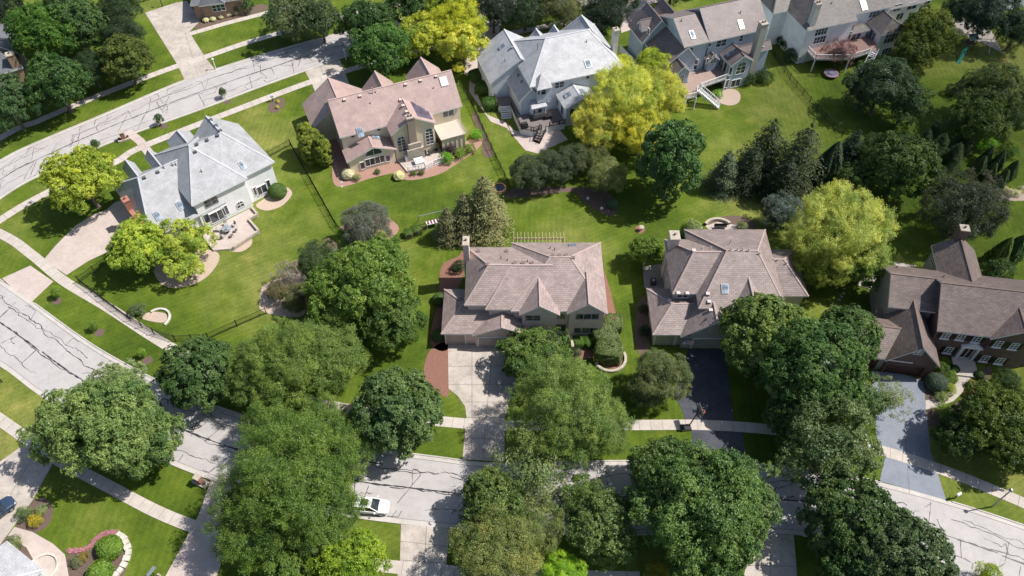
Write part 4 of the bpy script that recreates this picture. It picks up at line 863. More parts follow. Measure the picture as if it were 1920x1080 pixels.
COLS = dict(mid=(.060, .115, .022), deep=(.036, .078, .020), dark=(.022, .048, .016), lime=(.20, .28, .03), yel=(.285, .33, .05), gold=(.30, .33, .05), fresh=(.105, .185, .024), olive=(.088, .112, .034),
    grey=(.10, .125, .075), silver=(.105, .160, .06), blue=(.055, .085, .062), brown=(.060, .058, .034), light=(.115, .175, .034), black=(.012, .027, .011), hedge=(.115, .165, .055), pale=(.165, .225, .085), red=(.12, .03, .03), white=(.42, .45, .30), vivid=(.11, .26, .02), spr=(.105, .122, .068))
rt = random.Random(77); CNT = {}
NM = dict(maple="maple_tree", open="maple_tree", locust="honey_locust_tree", dense="linden_tree", pear="pear_tree", fine="leafy_tree", sparse="birch_tree", spruce="spruce_tree", fir="fir_tree", column="arborvitae", cone="yew_tree", shrub="shrub", clipped="clipped_shrub", hedge="clipped_hedge", bush="bush", young="young_tree")
def tree(kind, cx, cy, rp, col, label, zf=1.0, grp=None, zc=None, ground=False, rz=None, sy=1.0, nv=3, cat=None, name=None):
    """crown centred on photo pixel (cx, cy) with radius rp pixels; its height follows from the kind's own proportions"""
    k = CNT.get(kind, 0); CNT[kind] = k + 1; me, tr, z0, R0 = proto(kind, k % nv)
    z = 3.0
    for _ in range(6):
        p = at(cx, cy, z); s = rp * mpp(p) / R0; z = z0 * s * zf if zc is None else zc
    zs = s * zf if zc is None else zc / z0
    small = kind in ("shrub", "clipped", "hedge", "bush")
    if s > 1.12 and kind in ("maple", "locust", "dense", "open", "fine"): me, tr, z0, R0 = proto(kind, k % 2, 1)
    t = thing(name or NM[kind], label, cat or ("shrub" if small else "tree"), (p.x, p.y, 0), rt.uniform(0, 6.28) if rz is None else rz, grp)
    c = COLS[col] if isinstance(col, str) else col; f = rt.uniform(.93, 1.07)
    for nm, m in (("crown", me), ("trunk", tr)):
        o = bpy.data.objects.new(nm, m); COL.objects.link(o); o.parent = t; o.scale = (s, s * sy, zs)
        if nm == "crown": o.color = (c[0] * f * 1.85, c[1] * f * 1.62, c[2] * (1.35 if kind in ('spruce', 'fir', 'cone') else 1.9), 1)
    return t
T = tree
SG = "street trees along the lower street"
T("maple", 78, 62, 62, (.048, .115, .014), "large bright green maple at the top left, left of its darker neighbour"); T("dense", 143, 45, 52, "deep", "deep green round tree right behind the large bright maple at the top left")
T("maple", 105, 158, 58, (.036, .084, .018), "dark green maple on the parkway, second from the left on the upper street"); T("dense", 236, 112, 47, (.062, .090, .016), "olive green round tree on the parkway right of the dark maple")
T("fine", 222, 22, 38, "dark", "dark bushy evergreen along the lawn at the very top"); T("fine", 232, 68, 38, (.020, .042, .016), "dark bushy evergreen just behind the olive round parkway tree")
T("fine", 172, 130, 36, "dark", "low dark shrub tree between two parkway maples"); T("open", 16, 195, 54, (.036, .078, .026), "dark green tree cut by the left edge above the upper street")
T("fine", 8, 25, 40, "black", "very dark tree in the top left corner"); T("fine", 120, -5, 40, "deep", "green tree cut off by the top edge behind the maples")
T("open", 545, 32, 48, (.062, .096, .040), "grey green spreading tree on the lawn near the top edge"); T("open", 600, 38, 44, (.05, .085, .030), "darker half of the spreading tree near the top edge beside the street")
T("maple", 692, 45, 50, (.036, .080, .018), "deep green maple behind the top street tree"); T("maple", 712, 92, 54, (.050, .118, .022), "bright leafed green maple beside the pink roofed house's rear garden"); T("maple", 775, 10, 50, "deep", "dark maple behind the yellow tree at the top")
T("open", 790, 72, 44, (.235, .29, .035), "left part of the yellow street tree behind the pink roof"); T("locust", 858, 45, 50, (.26, .31, .022), "upper yellow green crown behind the pink roof"); T("open", 868, 88, 44, "yel", "bright yellow crown at the right behind the pink roof"); T("locust", 815, 30, 42, (.21, .28, .022), "yellow green crown at the top left of the yellow group"); T("maple", 850, 8, 50, (.024, .056, .016), "dark green tree rising behind the yellow crowns")
T("fine", 925, 20, 42, "black", "black green tree at the top beside the shaded drive"); T("fine", 985, 18, 40, "dark", "dark tree left of the olive one behind the white roof"); T("fine", 1060, 22, 42, "olive", "olive coloured tree behind the white roofed house"); T("fine", 1130, 30, 42, "black", "dark tree between the white roofed and blue houses"); T("fine", 1015, -12, 40, "dark", "dark tree cut by the top edge behind the white roof"); T("fine", 1165, -8, 38, "dark", "dark tree at the top edge beside the blue house drive"); T("fine", 1260, -25, 45, "black", "dark tree beyond the blue house at the top edge")
# the yellow group
T("locust", 1170, 185, 72, (.285, .34, .055), "largest bright yellow tree between the pale and the blue house"); T("locust", 1122, 232, 52, "gold", "golden lower left crown of the yellow group"); T("locust", 1232, 182, 55, (.29, .33, .045), "yellow crown at the right of the yellow group beside the deck"); T("locust", 1200, 250, 48, (.33, .35, .03), "shaded yellow crown just left of the tall dark pear"); T("fine", 1162, 122, 25, (.25, .31, .03), "small yellow green crown at the top left of the yellow group"); T("fine", 1228, 125, 38, (.19, .26, .028), "greener crown at the top of the yellow group")
T("pear", 1257, 303, 62, (.042, .098, .024), "tall dense dark green pear shaped tree in front of the yellow group", zf=1.0)
for i, (x, y, r_, c, l) in enumerate([(992, 325, 36, (.050, .075, .034), "leftmost dark hedge tree behind the centre house"), (1035, 315, 36, (.046, .072, .030), "second dark hedge tree from the left behind the centre house"), (1075, 300, 34, (.05, .075, .03), "third dark hedge tree from the left below the yellow crowns"), (1110, 295, 30, (.075, .10, .03), "olive hedge tree right below the golden crown")]):
    T("fine", x, y, r_, c, l, grp="hedge trees behind the centre house")
T("fine", 1138, 330, 36, (.13, .165, .055), "pale olive tree at the right end of the hedge trees"); T("clipped", 1149, 382, 11, (.075, .125, .06), "small round ball shrub at the tip of the mulch bed")
T("spruce", 1360, 320, 36, "blue", "blue green spruce beside the tall pear shaped tree"); T("fir", 1440, 272, 50, (.022, .038, .018), "very dark fir left of the tallest fir"); T("fir", 1408, 310, 40, (.020, .034, .018), "black green fir behind the blue spruce"); T("fir", 1502, 290, 58, (.030, .046, .022), "tallest dark fir in the evergreen row"); T("cone", 1556, 308, 30, (.028, .048, .026), "rounded dark yew between the tall fir and the round maple"); T("spruce", 1597, 278, 32, (.020, .040, .028), "pointed dark spruce behind the round yew"); T("fir", 1472, 335, 42, (.018, .030, .018), "dark fir at the front of the evergreen row")
T("sparse", 1468, 393, 42, (.075, .11, .085), "weeping blue green tree at the foot of the evergreens"); T("fine", 1462, 405, 30, (.035, .058, .04), "dark understorey shrub tree under the weeping blue green tree")
T("dense", 1690, 312, 66, (.050, .092, .018), "round green maple behind the big lime tree"); T("fine", 1640, 285, 34, "deep", "dark tree touching the left of the round maple"); T("dense", 1602, 338, 36, (.052, .10, .022), "green crown peeking over the big lime tree")
T("locust", 1578, 430, 92, (.26, .32, .065), "big lime yellow tree behind the brown roofed houses"); T("maple", 1625, 495, 50, (.085, .15, .022), "greener lower right crown of the big lime tree"); T("locust", 1545, 490, 55, (.17, .22, .028), "olive yellow lower left crown of the big lime tree")
T("fine", 1808, 392, 70, (.040, .055, .026), "brownish dark tree behind the dark brick house's chimney"); T("sparse", 1830, 370, 50, (.08, .085, .05), "thin bronze tree behind the brownish dark tree")
T("open", 1655, 160, 58, (.050, .092, .036), "grey green willowy tree on the lawn below the ivory house"); T("open", 1700, 195, 44, (.04, .085, .02), "lower right crown of the willowy group below the ivory house"); T("fine", 1618, 175, 34, (.04, .065, .03), "small grey green crown at the left of the willowy group"); T("maple", 1738, 65, 50, (.085, .120, .016), "olive yellow tree right of the ivory house"); T("maple", 1712, 100, 36, (.07, .105, .018), "lower left crown of the olive tree beside the ivory house")
T("open", 1862, 175, 62, (.062, .095, .022), "olive green tree at the right edge below the play set"); T("open", 1835, 225, 50, (.052, .088, .016), "lower crown of the olive trees near the right edge"); T("fine", 1900, 215, 42, (.05, .09, .02), "green tree touching the right edge near the olive trees"); T("open", 1850, 30, 52, (.030, .058, .034), "dark blue green tree at the top right"); T("fine", 1800, 20, 30, "dark", "small dark tree at the top right behind the patio"); T("fine", 1905, 60, 36, "dark", "dark tree at the right edge above the play set")
T("sparse", 1575, 98, 30, (.095, .05, .055), "purple leafed tree growing against the ivory house deck", name="plum_tree")
for i, (x, y, r_) in enumerate([(1762, 275, 24), (1790, 290, 22), (1752, 245, 20), (1812, 262, 20), (1733, 262, 20)]): T("spruce", x, y, r_, (.022, .044, .018), ["dark conifer left in the clump right of the round maple", "dark conifer in the middle of the clump right of the round maple", "dark conifer at the rear of the clump right of the round maple", "dark conifer at the right of the clump right of the round maple", "dark conifer touching the round maple's right side"][i], grp="conifer clump at the right")
for i, (x, y) in enumerate([(1838, 310), (1858, 322), (1880, 335), (1898, 318), (1852, 292), (1874, 300)]): T("cone", x, y, 13, (.034, .064, .020), "dark pointed yew in the diagonal row at the right edge, %s" % ["nearest the brownish tree", "second along", "third along", "fourth along", "first of the back row", "second of the back row"][i], grp="pointed yews at the right")
T("bush", 1850, 268, 20, "vivid", "bright green bush by the conifers at the right"); T("bush", 1895, 285, 16, (.06, .13, .02), "green bush on the lawn at the right edge"); T("cone", 1905, 465, 20, "deep", "pointed green evergreen at the right edge behind the brick house"); T("cone", 1880, 470, 20, (.06, .10, .022), "light green evergreen right of the brownish tree"); T("bush", 1872, 505, 26, "deep", "green bush behind the roof of the dark brick house")
for i, (x, y) in enumerate([(1880, 352), (1893, 360), (1906, 362), (1918, 355)]): T("bush", x, y, 8, "white", "white flowering bush number %s from the left in the right edge hedge" % ["one", "two", "three", "four"][i], grp="white flowering bushes at the right edge")
# left side
T("maple", 155, 338, 64, (.205, .275, .028), "lime green tree at the left beside the pink paver drive"); T("maple", 262, 462, 54, (.205, .29, .035), "yellow green tree left of the pair by the grey roofed house"); T("open", 345, 455, 48, (.225, .30, .04), "yellow green tree right of the pair by the grey roofed house"); T("open", 268, 425, 30, (.30, .34, .05), "small yellowish crown on top of the pair by the grey roofed house"); T("open", 345, 495, 34, (.225, .30, .045), "low yellow green crown above the stone bed")
T("fine", 686, 422, 46, (.098, .122, .078), "grey green crabapple beside the black fence")
for x, y, r_, l in ((840, 420, 31, "leftmost grey green spruce of the three in the lawn bed"), (872, 403, 40, "middle grey green spruce of the three in the lawn bed"), (908, 385, 52, "tallest rightmost grey green spruce in the lawn bed")): T("spruce", x, y, r_, "spr", l, zf=1.05, grp="three spruces in a lawn bed")
T("maple", 690, 530, 88, (.085, .150, .026), "big mid green maple left of the mauve brick house"); T("maple", 640, 560, 66, (.082, .148, .024), "left crown of the big maple group left of the mauve brick house"); T("maple", 735, 600, 58, (.060, .112, .022), "lower crown of the big maple group near the red mulch"); T("open", 720, 480, 42, (.095, .165, .026), "top crown of the big maple group below the crabapple")
T("fine", 592, 485, 34, (.05, .085, .028), "dark green shrub tree left of the big maple group"); T("sparse", 540, 515, 30, (.20, .19, .14), "wispy grey shrub above the gravel bed"); T("fine", 560, 560, 30, (.075, .10, .03), "olive shrub in front of the gravel bed"); T("sparse", 620, 470, 24, (.19, .18, .12), "wispy pale shrub behind the dark shrub tree"); T("fine", 520, 545, 20, (.12, .12, .05), "small brownish shrub at the gravel bed")
T("locust", 545, 680, 88, (.096, .155, .030), "big feathery locust left of the dense round linden", grp=SG); T("locust", 610, 670, 74, (.090, .148, .032), "right crown of the feathery locust behind the round linden"); T("locust", 475, 700, 62, (.085, .145, .028), "left crown of the feathery locust beside the dark round tree"); T("dense", 372, 700, 70, (.046, .094, .022), "dark green round linden by the bend of the street", grp=SG)
T("dense", 745, 772, 82, (.058, .105, .032), "dense round linden left of the concrete driveway", grp=SG)
T("maple", 205, 790, 100, (.106, .172, .048), "large pale green maple at the lower left over the street", grp=SG); T("maple", 130, 800, 72, (.098, .160, .044), "left crown of the large pale maple at the lower left"); T("maple", 275, 830, 66, (.096, .158, .040), "right crown of the large pale maple at the lower left"); T("open", 215, 730, 56, (.14, .20, .075), "palest top crown of the lower left maple over the street")
T("locust", 540, 905, 125, (.072, .132, .020), "largest feathery locust at the bottom, left of the white car", grp=SG); T("locust", 480, 985, 82, (.064, .120, .018), "lower left crown of the largest locust beside the paver drive"); T("locust", 620, 850, 76, (.078, .138, .024), "upper right crown of the largest locust below the round linden"); T("locust", 600, 960, 80, (.068, .125, .020), "lower right crown of the largest locust near the white car")
T("locust", 515, 800, 60, (.078, .138, .026), "crown joining the two big feathery locusts, above the lower street"); T("locust", 600, 790, 52, (.082, .142, .028), "small feathery crown between the big locusts and the round linden")
T("maple", 655, 1055, 66, (.130, .215, .016), "yellow green tree cut by the bottom edge below the white car"); T("maple", 545, 1070, 55, (.07, .13, .02), "green tree at the bottom edge left of the yellow green one")
T("locust", 1060, 775, 105, (.100, .160, .034), "large feathery locust below the mauve brick house", grp=SG); T("locust", 1130, 800, 55, (.098, .158, .034), "right crown of the large locust below the mauve brick house"); T("maple", 1000, 668, 66, (.056, .105, .018), "darker green maple in front of the mauve house's garage", zf=.62)
T("fine", 1240, 705, 52, (.082, .112, .040), "grey green crabapple left of the dark driveway"); T("fine", 1215, 730, 36, (.07, .10, .036), "lower left crown of the crabapple beside the dark driveway")
T("dense", 1432, 632, 80, (.078, .130, .028), "glossy green maple over the garage of the brown hip roof"); T("dense", 1520, 690, 98, (.046, .098, .022), "tallest glossy maple between the two right driveways"); T("dense", 1590, 630, 58, (.055, .108, .026), "glossy maple crown nearest the dark brick garage"); T("open", 1555, 840, 88, (.072, .115, .040), "grey green maple on the parkway between the right driveways", grp=SG); T("maple", 1490, 780, 62, (.045, .09, .02), "lower left crown of the glossy maple group"); T("maple", 1600, 745, 52, (.05, .10, .03), "lower right crown of the glossy maple group")
T("sparse", 1665, 745, 42, (.14, .19, .06), "thin pale branches reaching over the grey driveway")
T("maple", 1310, 945, 125, (.062, .118, .030), "widest green maple at the bottom right of centre", grp=SG); T("maple", 1250, 885, 70, (.060, .112, .028), "upper left crown of the widest bottom maple"); T("maple", 1385, 930, 75, (.068, .122, .036), "right crown of the widest bottom maple"); T("maple", 1330, 1030, 78, (.050, .104, .022), "lower crown of the widest bottom maple")
T("sparse", 1000, 885, 80, (.11, .16, .045), "open tree with bare pale branches over the street", name="maple_tree"); T("maple", 925, 945, 66, (.085, .135, .03), "green tree right of the parked white car", grp=SG); T("fine", 930, 1035, 80, (.125, .160, .040), "olive yellow tree at the bottom left of centre"); T("fine", 1000, 990, 56, (.108, .15, .04), "upper right crown of the olive yellow tree"); T("maple", 1135, 990, 68, (.080, .135, .034), "mid green tree between the olive and the widest bottom tree"); T("open", 1090, 925, 36, (.07, .13, .025), "small green crown over the street right of the bare branches"); T("locust", 1055, 1078, 45, (.165, .30, .02), "bright lime crown cut by the bottom edge"); T("fine", 1232, 1080, 24, (.2, .22, .03), "small yellowish crown at the bottom edge")
T("dense", 1592, 975, 84, (.040, .082, .018), "dark green round tree over the street at the lower right", grp=SG); T("dense", 1690, 1050, 92, (.050, .088, .030), "second dark round tree cut by the bottom edge at the lower right", grp=SG); T("dense", 1600, 1065, 66, (.038, .085, .018), "dark crown at the bottom edge below the round tree"); T("bush", 1850, 1078, 22, "lime", "small yellow bush at the bottom right edge", zc=1.5)
T("maple", 1858, 785, 68, (.060, .096, .014), "dark tree with yellowish tips at the right edge by the sidewalk"); T("maple", 1905, 850, 50, (.052, .09, .014), "lower dark tree at the right edge over the sidewalk"); T("maple", 1800, 820, 44, (.034, .066, .014), "dark shaded crown beside the grey driveway"); T("maple", 1905, 770, 50, (.058, .092, .014), "upper dark tree cut by the right edge")
T("fine", 1885, 715, 24, "deep", "dark green shrub at the corner of the dark brick house")
for x, y, r_, c, l in ((105, 546, 9, "fresh", "young tree nearest the pink paver apron"), (175, 609, 8, "fresh", "middle young tree on the curving parkway"), (265, 661, 8, "fresh", "young tree nearest the dark linden on the parkway"), (178, 270, 8, "deep", "small dark young tree by the brick pillar"), (297, 222, 8, "deep", "small dark young tree opposite the grey roofed house"), (417, 172, 7, "deep", "small dark young tree farthest along the upper parkway")):
    T("young", x, y, r_, c, l, grp="young parkway trees")
for x, y, l in ((576, 258, "left rear arborvitae by the pink roofed house"), (590, 268, "middle arborvitae by the pink roofed house"), (604, 283, "right front arborvitae by the pink roofed house"), (580, 280, "left front arborvitae by the pink roofed house")): T("column", x, y, 17, (.115, .155, .02), l, zf=.95, grp="arborvitae by the pink roofed house", rz=None)
# shrubs
T("clipped", 520, 358, 17, (.07, .13, .028), "round clipped shrub at the right corner of the grey roofed house"); T("bush", 257, 583, 15, (.075, .12, .05), "grey green bush behind the fence on the curve")
T("hedge", 918, 195, 14, (.045, .105, .018), "dark clipped hedge block nearest the white house's stairs"); T("hedge", 905, 165, 14, (.045, .105, .018), "middle dark clipped hedge block beside the pale house"); T("hedge", 893, 142, 13, (.045, .105, .018), "rear dark clipped hedge block beside the pale house")
T("hedge", 1150, 606, 18, "hedge", "upper clipped hedge mound right of the mauve house"); T("hedge", 1135, 631, 24, "hedge", "middle clipped hedge mound right of the mauve house"); T("hedge", 1141, 659, 27, "hedge", "lowest clipped hedge mound above the curved bed wall", sy=.8)
T("hedge", 1085, 641, 12, (.065, .135, .02), "left low hedge under the mauve house window"); T("hedge", 1104, 641, 12, (.065, .135, .02), "right low hedge under the mauve house window"); T("bush", 1082, 662, 10, (.07, .1, .05), "spiky shrub beside the red mulch")
T("clipped", 824, 560, 13, (.06, .115, .03), "upper egg shaped shrub left of the mauve house"); T("clipped", 822, 628, 13, (.06, .12, .03), "lower egg shaped shrub left of the mauve house"); T("bush", 860, 500, 14, "dark", "dark bush behind the left corner of the mauve house")
T("maple", 1212, 470, 32, (.085, .150, .020), "bushy green tree left of the brown hip roofed house"); T("bush", 1207, 580, 10, "dark", "dark bush in the strip left of the grey garage"); T("bush", 1208, 620, 12, "dark", "lower dark bush in the strip left of the grey garage")
T("bush", 1300, 425, 15, "pale", "pale grassy bush left of the round fire pit wall"); T("bush", 1393, 425, 11, "pale", "pale grassy bush right of the round fire pit wall"); T("bush", 1287, 437, 12, "deep", "dark bush behind the brown hip roof's chimney")
T("clipped", 1757, 717, 20, (.075, .115, .07), "large round grey green ball shrub by the grey driveway"); T("bush", 1782, 708, 14, "fresh", "bright bush between driveway and front walk"); T("bush", 1780, 728, 13, "lime", "yellow green bush below the bright bush"); T("bush", 1765, 745, 12, "pale", "pale hosta bush by the curve of the walk"); T("clipped", 1836, 703, 9, "deep", "small dark ball shrub right of the front step"); T("bush", 1820, 722, 9, "red", "upper purple bush along the front walk"); T("bush", 1818, 740, 9, "red", "lower purple bush along the front walk"); T("clipped", 1790, 692, 9, "dark", "small dark ball shrub left of the front step"); T("bush", 1765, 690, 14, "mid", "leafy bush at the garage corner of the brick house"); T("bush", 1772, 775, 18, "fresh", "yellowish bush beside the lower driveway edge")
T("shrub", 652, 326, 12, "white", "white hydrangea by the stepping stones", name="hydrangea"); T("shrub", 748, 329, 10, "white", "white hydrangea before the terrace of the pink roofed house", name="hydrangea"); T("bush", 838, 296, 13, "vivid", "bright green bush right of the terrace"); T("bush", 843, 281, 14, (.05, .035, .04), "dark purple bush right of the terrace"); T("bush", 862, 288, 12, "fresh", "green bush below the screen porch"); T("bush", 880, 280, 12, "fresh", "green bush at the end of the screen porch"); T("bush", 893, 253, 12, "vivid", "bright bush by the fence of the pink roofed house"); T("bush", 708, 322, 6, "mid", "small shrub before the sunroom window"); T("bush", 775, 325, 6, "mid", "left small shrub along the terrace edge"); T("bush", 790, 324, 6, "mid", "right small shrub along the terrace edge"); T("bush", 670, 333, 8, "pale", "pale bush right of the first hydrangea")
for i, (x, y) in enumerate([(386, 37), (399, 35), (414, 30), (429, 26), (443, 22)]): T("shrub", x, y, 6, "white", "white hydrangea under the brick house at the top left, %s from the left" % ["first", "second", "third", "fourth", "fifth"][i], grp="hydrangeas at the top left", name="hydrangea")
T("bush", 455, 8, 20, "dark", "dark bush beside the top left brick house"); T("shrub", 521, 190, 3.5, "gold", "yellow flower clump in the oval bed, upper", name="flower_clump"); T("shrub", 520, 201, 3.5, "gold", "yellow flower clump in the oval bed, lower", name="flower_clump")
T("bush", 1402, 147, 16, "deep", "left bush beside the blue house air conditioners"); T("bush", 1432, 145, 16, "deep", "right bush at the corner of the blue house"); T("bush", 1345, 177, 10, "vivid", "bright green plant in the gravel under the blue deck"); T("bush", 1470, 80, 16, "dark", "dark bush along the ivory house wall, upper"); T("bush", 1482, 105, 16, "dark", "dark bush along the ivory house wall, lower")
T("bush", 46, 962, 15, (.08, .13, .04), "green bush in the bed by the left driveway"); T("bush", 66, 976, 14, (.26, .24, .02), "golden bush in the bed by the left driveway"); T("bush", 78, 957, 11, "pale", "whitish flowering bush in the left driveway bed"); T("shrub", 205, 1027, 23, (.09, .17, .02), "large round yellow green shrub in the bottom left bed"); T("shrub", 187, 1072, 22, (.09, .17, .02), "second round yellow green shrub cut by the bottom edge"); T("bush", 145, 1052, 12, (.12, .15, .06), "pale bush by the curved walk"); T("bush", 25, 1022, 18, (.12, .16, .06), "pale green bush near the dark bed at bottom left"); T("bush", 8, 1035, 16, "red", "dark red bush in the bottom left corner"); T("bush", 155, 1045, 10, (.16, .14, .03), "yellowish low plant in the bottom left bed")
T("hedge", 765, 438, 9, (.08, .15, .03), "left low hedge block by the black fence's end", zc=.5)
T("hedge", 781, 432, 9, (.08, .15, .03), "right low hedge block by the swing set", zc=.5)
for i, (x, y) in enumerate([(1820, 152), (1812, 158), (1805, 150)]): T("cone", x, y, 4.5, "black", "small dark pointed evergreen on the lawn below the play set, %s" % ["right", "middle", "left"][i], grp="small dark evergreens below the play set")
T("bush", 1790, 170, 16, "dark", "dark low bush beside the small pointed evergreens")

# ---------------------------------------------------------------- fences
def fence(label, pix, ht=1.35, cat="fence", rail=(.25, 1.25), mat=None, sp=2.2, pick=.13):
    pts = G(pix); o = pts[0]; t = thing("fence", label, cat, o); pk = MB(); m = mat or BLACKM
    for a, b in zip(pts, pts[1:]):
        a = a - o; b = b - o; L = (b - a).length; n = max(int(L / sp), 1)
        for z in rail: pk.beam(a + Vector((0, 0, z)), b + Vector((0, 0, z)), .035, .05)
        for k in range(int(L / pick)):
            p = a.lerp(b, (k + .5) * pick / L); pk.box(p.x - .011, p.x + .011, p.y - .011, p.y + .011, .08, ht)
        for k in range(n + 1):
            p = a.lerp(b, k / n); mb = MB(); mb.box(-.045, .045, -.045, .045, 0, ht + .12); mb.box(-.06, .06, -.06, .06, ht + .12, ht + .17); mb.build("post", [m], t, p)
    pk.build("railing_panel", [m], t)
fence("black metal fence between the grey and the pink roofed houses", [(505, 295), (545, 273), (585, 345), (630, 425), (657, 458)])
fence("black metal fence along the curving sidewalk by the large lawn", [(205, 492), (150, 530), (195, 565), (245, 602), (290, 627), (330, 640), (392, 636), (445, 612), (500, 588)])
fence("black metal fence right of the pink roofed house", [(862, 160), (885, 200), (905, 245), (930, 300), (955, 352)])
fence("black metal fence between the blue and the ivory house lawns", [(1442, 95), (1480, 150), (1530, 208), (1578, 258)])
fence("low brown fence beyond the swing set", [(762, 452), (790, 441), (806, 427)], .9, mat=plain("brown fence", (.16, .11, .08)))
fence("black fence at the top of the shaded lawn", [(240, 12), (300, -5)], 1.2)

# ---------------------------------------------------------------- cars
def car(label, p, rz, colr, suv=True):
    t = thing("parked_car", label, "car", p, rz); L, Wd = (4.7, 1.88); H = 1.68 if suv else 1.42
    pm = plain("car paint " + label[:9], colr, .25, .02, spec=.6); gm = glass("car glass", (.02, .025, .03))
    # cross sections from rear to front: x, half width, z bottom, z shoulder
    S = [(-2.30, .70, .45, .78), (-2.22, .84, .32, .92), (-1.7, .93, .25, 1.00), (-.6, .94, .22, 1.0), (.6, .94, .22, .98), (1.25, .93, .24, .96), (1.9, .88, .28, .88), (2.22, .76, .34, .74), (2.34, .55, .42, .62)]
    b = MB(); rings = []
    for x, hw, z0, z1 in S: rings.append([(x, -hw * .9, z0), (x, -hw, (z0 + z1) / 2), (x, -hw * .96, z1 - .05), (x, -hw * .84, z1 + .03), (x, 0, z1 + .07), (x, hw * .84, z1 + .03), (x, hw * .96, z1 - .05), (x, hw, (z0 + z1) / 2), (x, hw * .9, z0)])
    for A, B in zip(rings, rings[1:]):
        for k in range(8): b.face([A[k], A[k + 1], B[k + 1], B[k]])
        b.face([A[8], A[0], B[0], B[8]])
    b.face(rings[0]); b.face(rings[-1][::-1]); body = b.build("body", [pm], t, smooth=True)
    g = MB(); lo = [(-2.15, -.80, .98), (1.15, -.82, 1.0), (1.15, .82, 1.0), (-2.15, .80, .98)]; hi = [(-1.85 if suv else -1.2, -.62, H - .04), (.28, -.64, H - .04), (.28, .64, H - .04), (-1.85 if suv else -1.2, .62, H - .04)]
    for k in range(4): g.face([lo[k], lo[(k + 1) % 4], hi[(k + 1) % 4], hi[k]])
    g.build("window", [gm], t)
    r_ = MB(); x0 = hi[0][0]
    for (xa, ha), (xb, hb) in zip([(x0 - .05, .56), (x0 + .15, .63), (.1, .64), (.36, .60)], [(x0 + .15, .63), (.1, .64), (.36, .60)]):
        r_.face([(xa, -ha, H), (xb, -hb, H), (xb, hb, H), (xa, ha, H)])
    for sy in (-1, 1): r_.beam((x0, sy * .62, H - .02), (.32, sy * .63, H - .02), .08, .08)
    for sy in (-1, 1):
        for pa, pb in (((.28, sy * .63, H - .02), (1.15, sy * .80, 1.0)), ((-.45, sy * .64, H - .03), (-.4, sy * .82, 1.0)), ((x0, sy * .62, H - .02), (-2.12, sy * .79, 1.0))): r_.beam(pa, pb, .09, .05)
    if suv: r_.box(-1.0, -.1, -.4, .4, H + .005, H + .012, 1)
    r_.build("roof", [pm, gm], t)
    for sx in (-1.42, 1.45):
        for sy in (-.93, .93):
            wh = MB(); wh.tube((sx, sy * .86, .34), (sx, sy * 1.0, .34), .34, .34, 16, 0); o = wh.build("wheel", [plain("tyre", (.02, .02, .02))], t)
            rm = MB(); rm.tube((sx, sy * .99, .34), (sx, sy * 1.012, .34), .21, .21, 12, 0); rm.build("rim", [METAL], o)
    for sy in (-1, 1):
        m_ = MB(); m_.box(.72, .92, sy * 1.06 - .1, sy * 1.06 + .1, 1.0, 1.14); m_.build("mirror", [pm], t)
        hl = MB(); hl.box(2.02, 2.27, sy * .66 - .14, sy * .66 + .14, .62, .76); hl.build("headlight", [glass("headlight glass", (.4, .4, .42))], t)
        tl = MB(); tl.box(-2.30, -2.2, sy * .72 - .1, sy * .72 + .1, .72, .9); tl.build("taillight", [plain("tail lamp red", (.3, .02, .02), .3)], t)
    wp = MB(); wp.beam((1.12, -.6, 1.03), (.95, .1, 1.12), .03, .02); wp.build("wiper", [BLACKM], t)
    return t
q = at(695, 953); q.z = .03; car("white car parked at the kerb, partly under the largest locust", q, math.radians(-4.5), (.72, .73, .74))
q = at(-4, 966); q.z = .04; car("dark blue car cut by the left edge on the concrete driveway", q, math.radians(50), (.03, .05, .09), False)

# ---------------------------------------------------------------- street furniture and garden things
def at_thing(name, label, cat, px, py, rz=0, z=0, group=None):
    q = at(px, py, z); return thing(name, label, cat, (q.x, q.y, z), math.radians(rz), group)
def pt(t, name, mats, f, par=None):
    mb = MB(); f(mb); return mb.build(name, mats if isinstance(mats, list) else [mats], par or t)
t = at_thing("basketball_hoop", "portable basketball hoop with black base beside the dark driveway", "basketball hoop", 1287, 803, 8)
pt(t, "base", plain("black plastic", (.02, .02, .025), .5), lambda m: (m.box(-.75, .55, -.45, .45, 0, .3), m.box(-.6, .4, -.35, .35, .3, .4)))
pt(t, "pole", BLACKM, lambda m: (m.tube((.3, .1, .2), (1.15, .5, 3.3), .08, .07), m.beam((1.0, .4, 2.6), (1.45, .5, 3.0), .06, .06)))
pt(t, "backboard", plain("smoked board", (.12, .12, .13), .2), lambda m: m.box(1.42, 1.48, -.3, 1.4, 2.85, 3.8))
def rimf(m):
    for k in range(14):
        a, b = k * 2 * math.pi / 14, (k + 1) * 2 * math.pi / 14; m.tube((1.78 + .24 * math.cos(a), .5 + .24 * math.sin(a), 3.05), (1.78 + .24 * math.cos(b), .5 + .24 * math.sin(b), 3.05), .03, .03, 5)
        m.tube((1.78 + .24 * math.cos(a), .5 + .24 * math.sin(a), 3.05), (1.78 + .12 * math.cos(a + .4), .5 + .12 * math.sin(a + .4), 2.6), .015, .015, 4)
pt(t, "rim", plain("orange rim", (.7, .25, .15), .5), rimf)
t = at_thing("street_lamp", "tall pale street lamp leaning over the grass at the lower right", "street lamp", 1860, 950)
pt(t, "pole", STONE, lambda m: m.tube((0, 0, 0), (0, 0, 4.4), .10, .07, 9)); pt(t, "lamp_shade", METAL, lambda m: (m.tube((0, 0, 4.4), (0, 0, 4.65), .12, .26, 10), m.tube((0, 0, 4.65), (0, 0, 4.9), .26, .1, 10)))
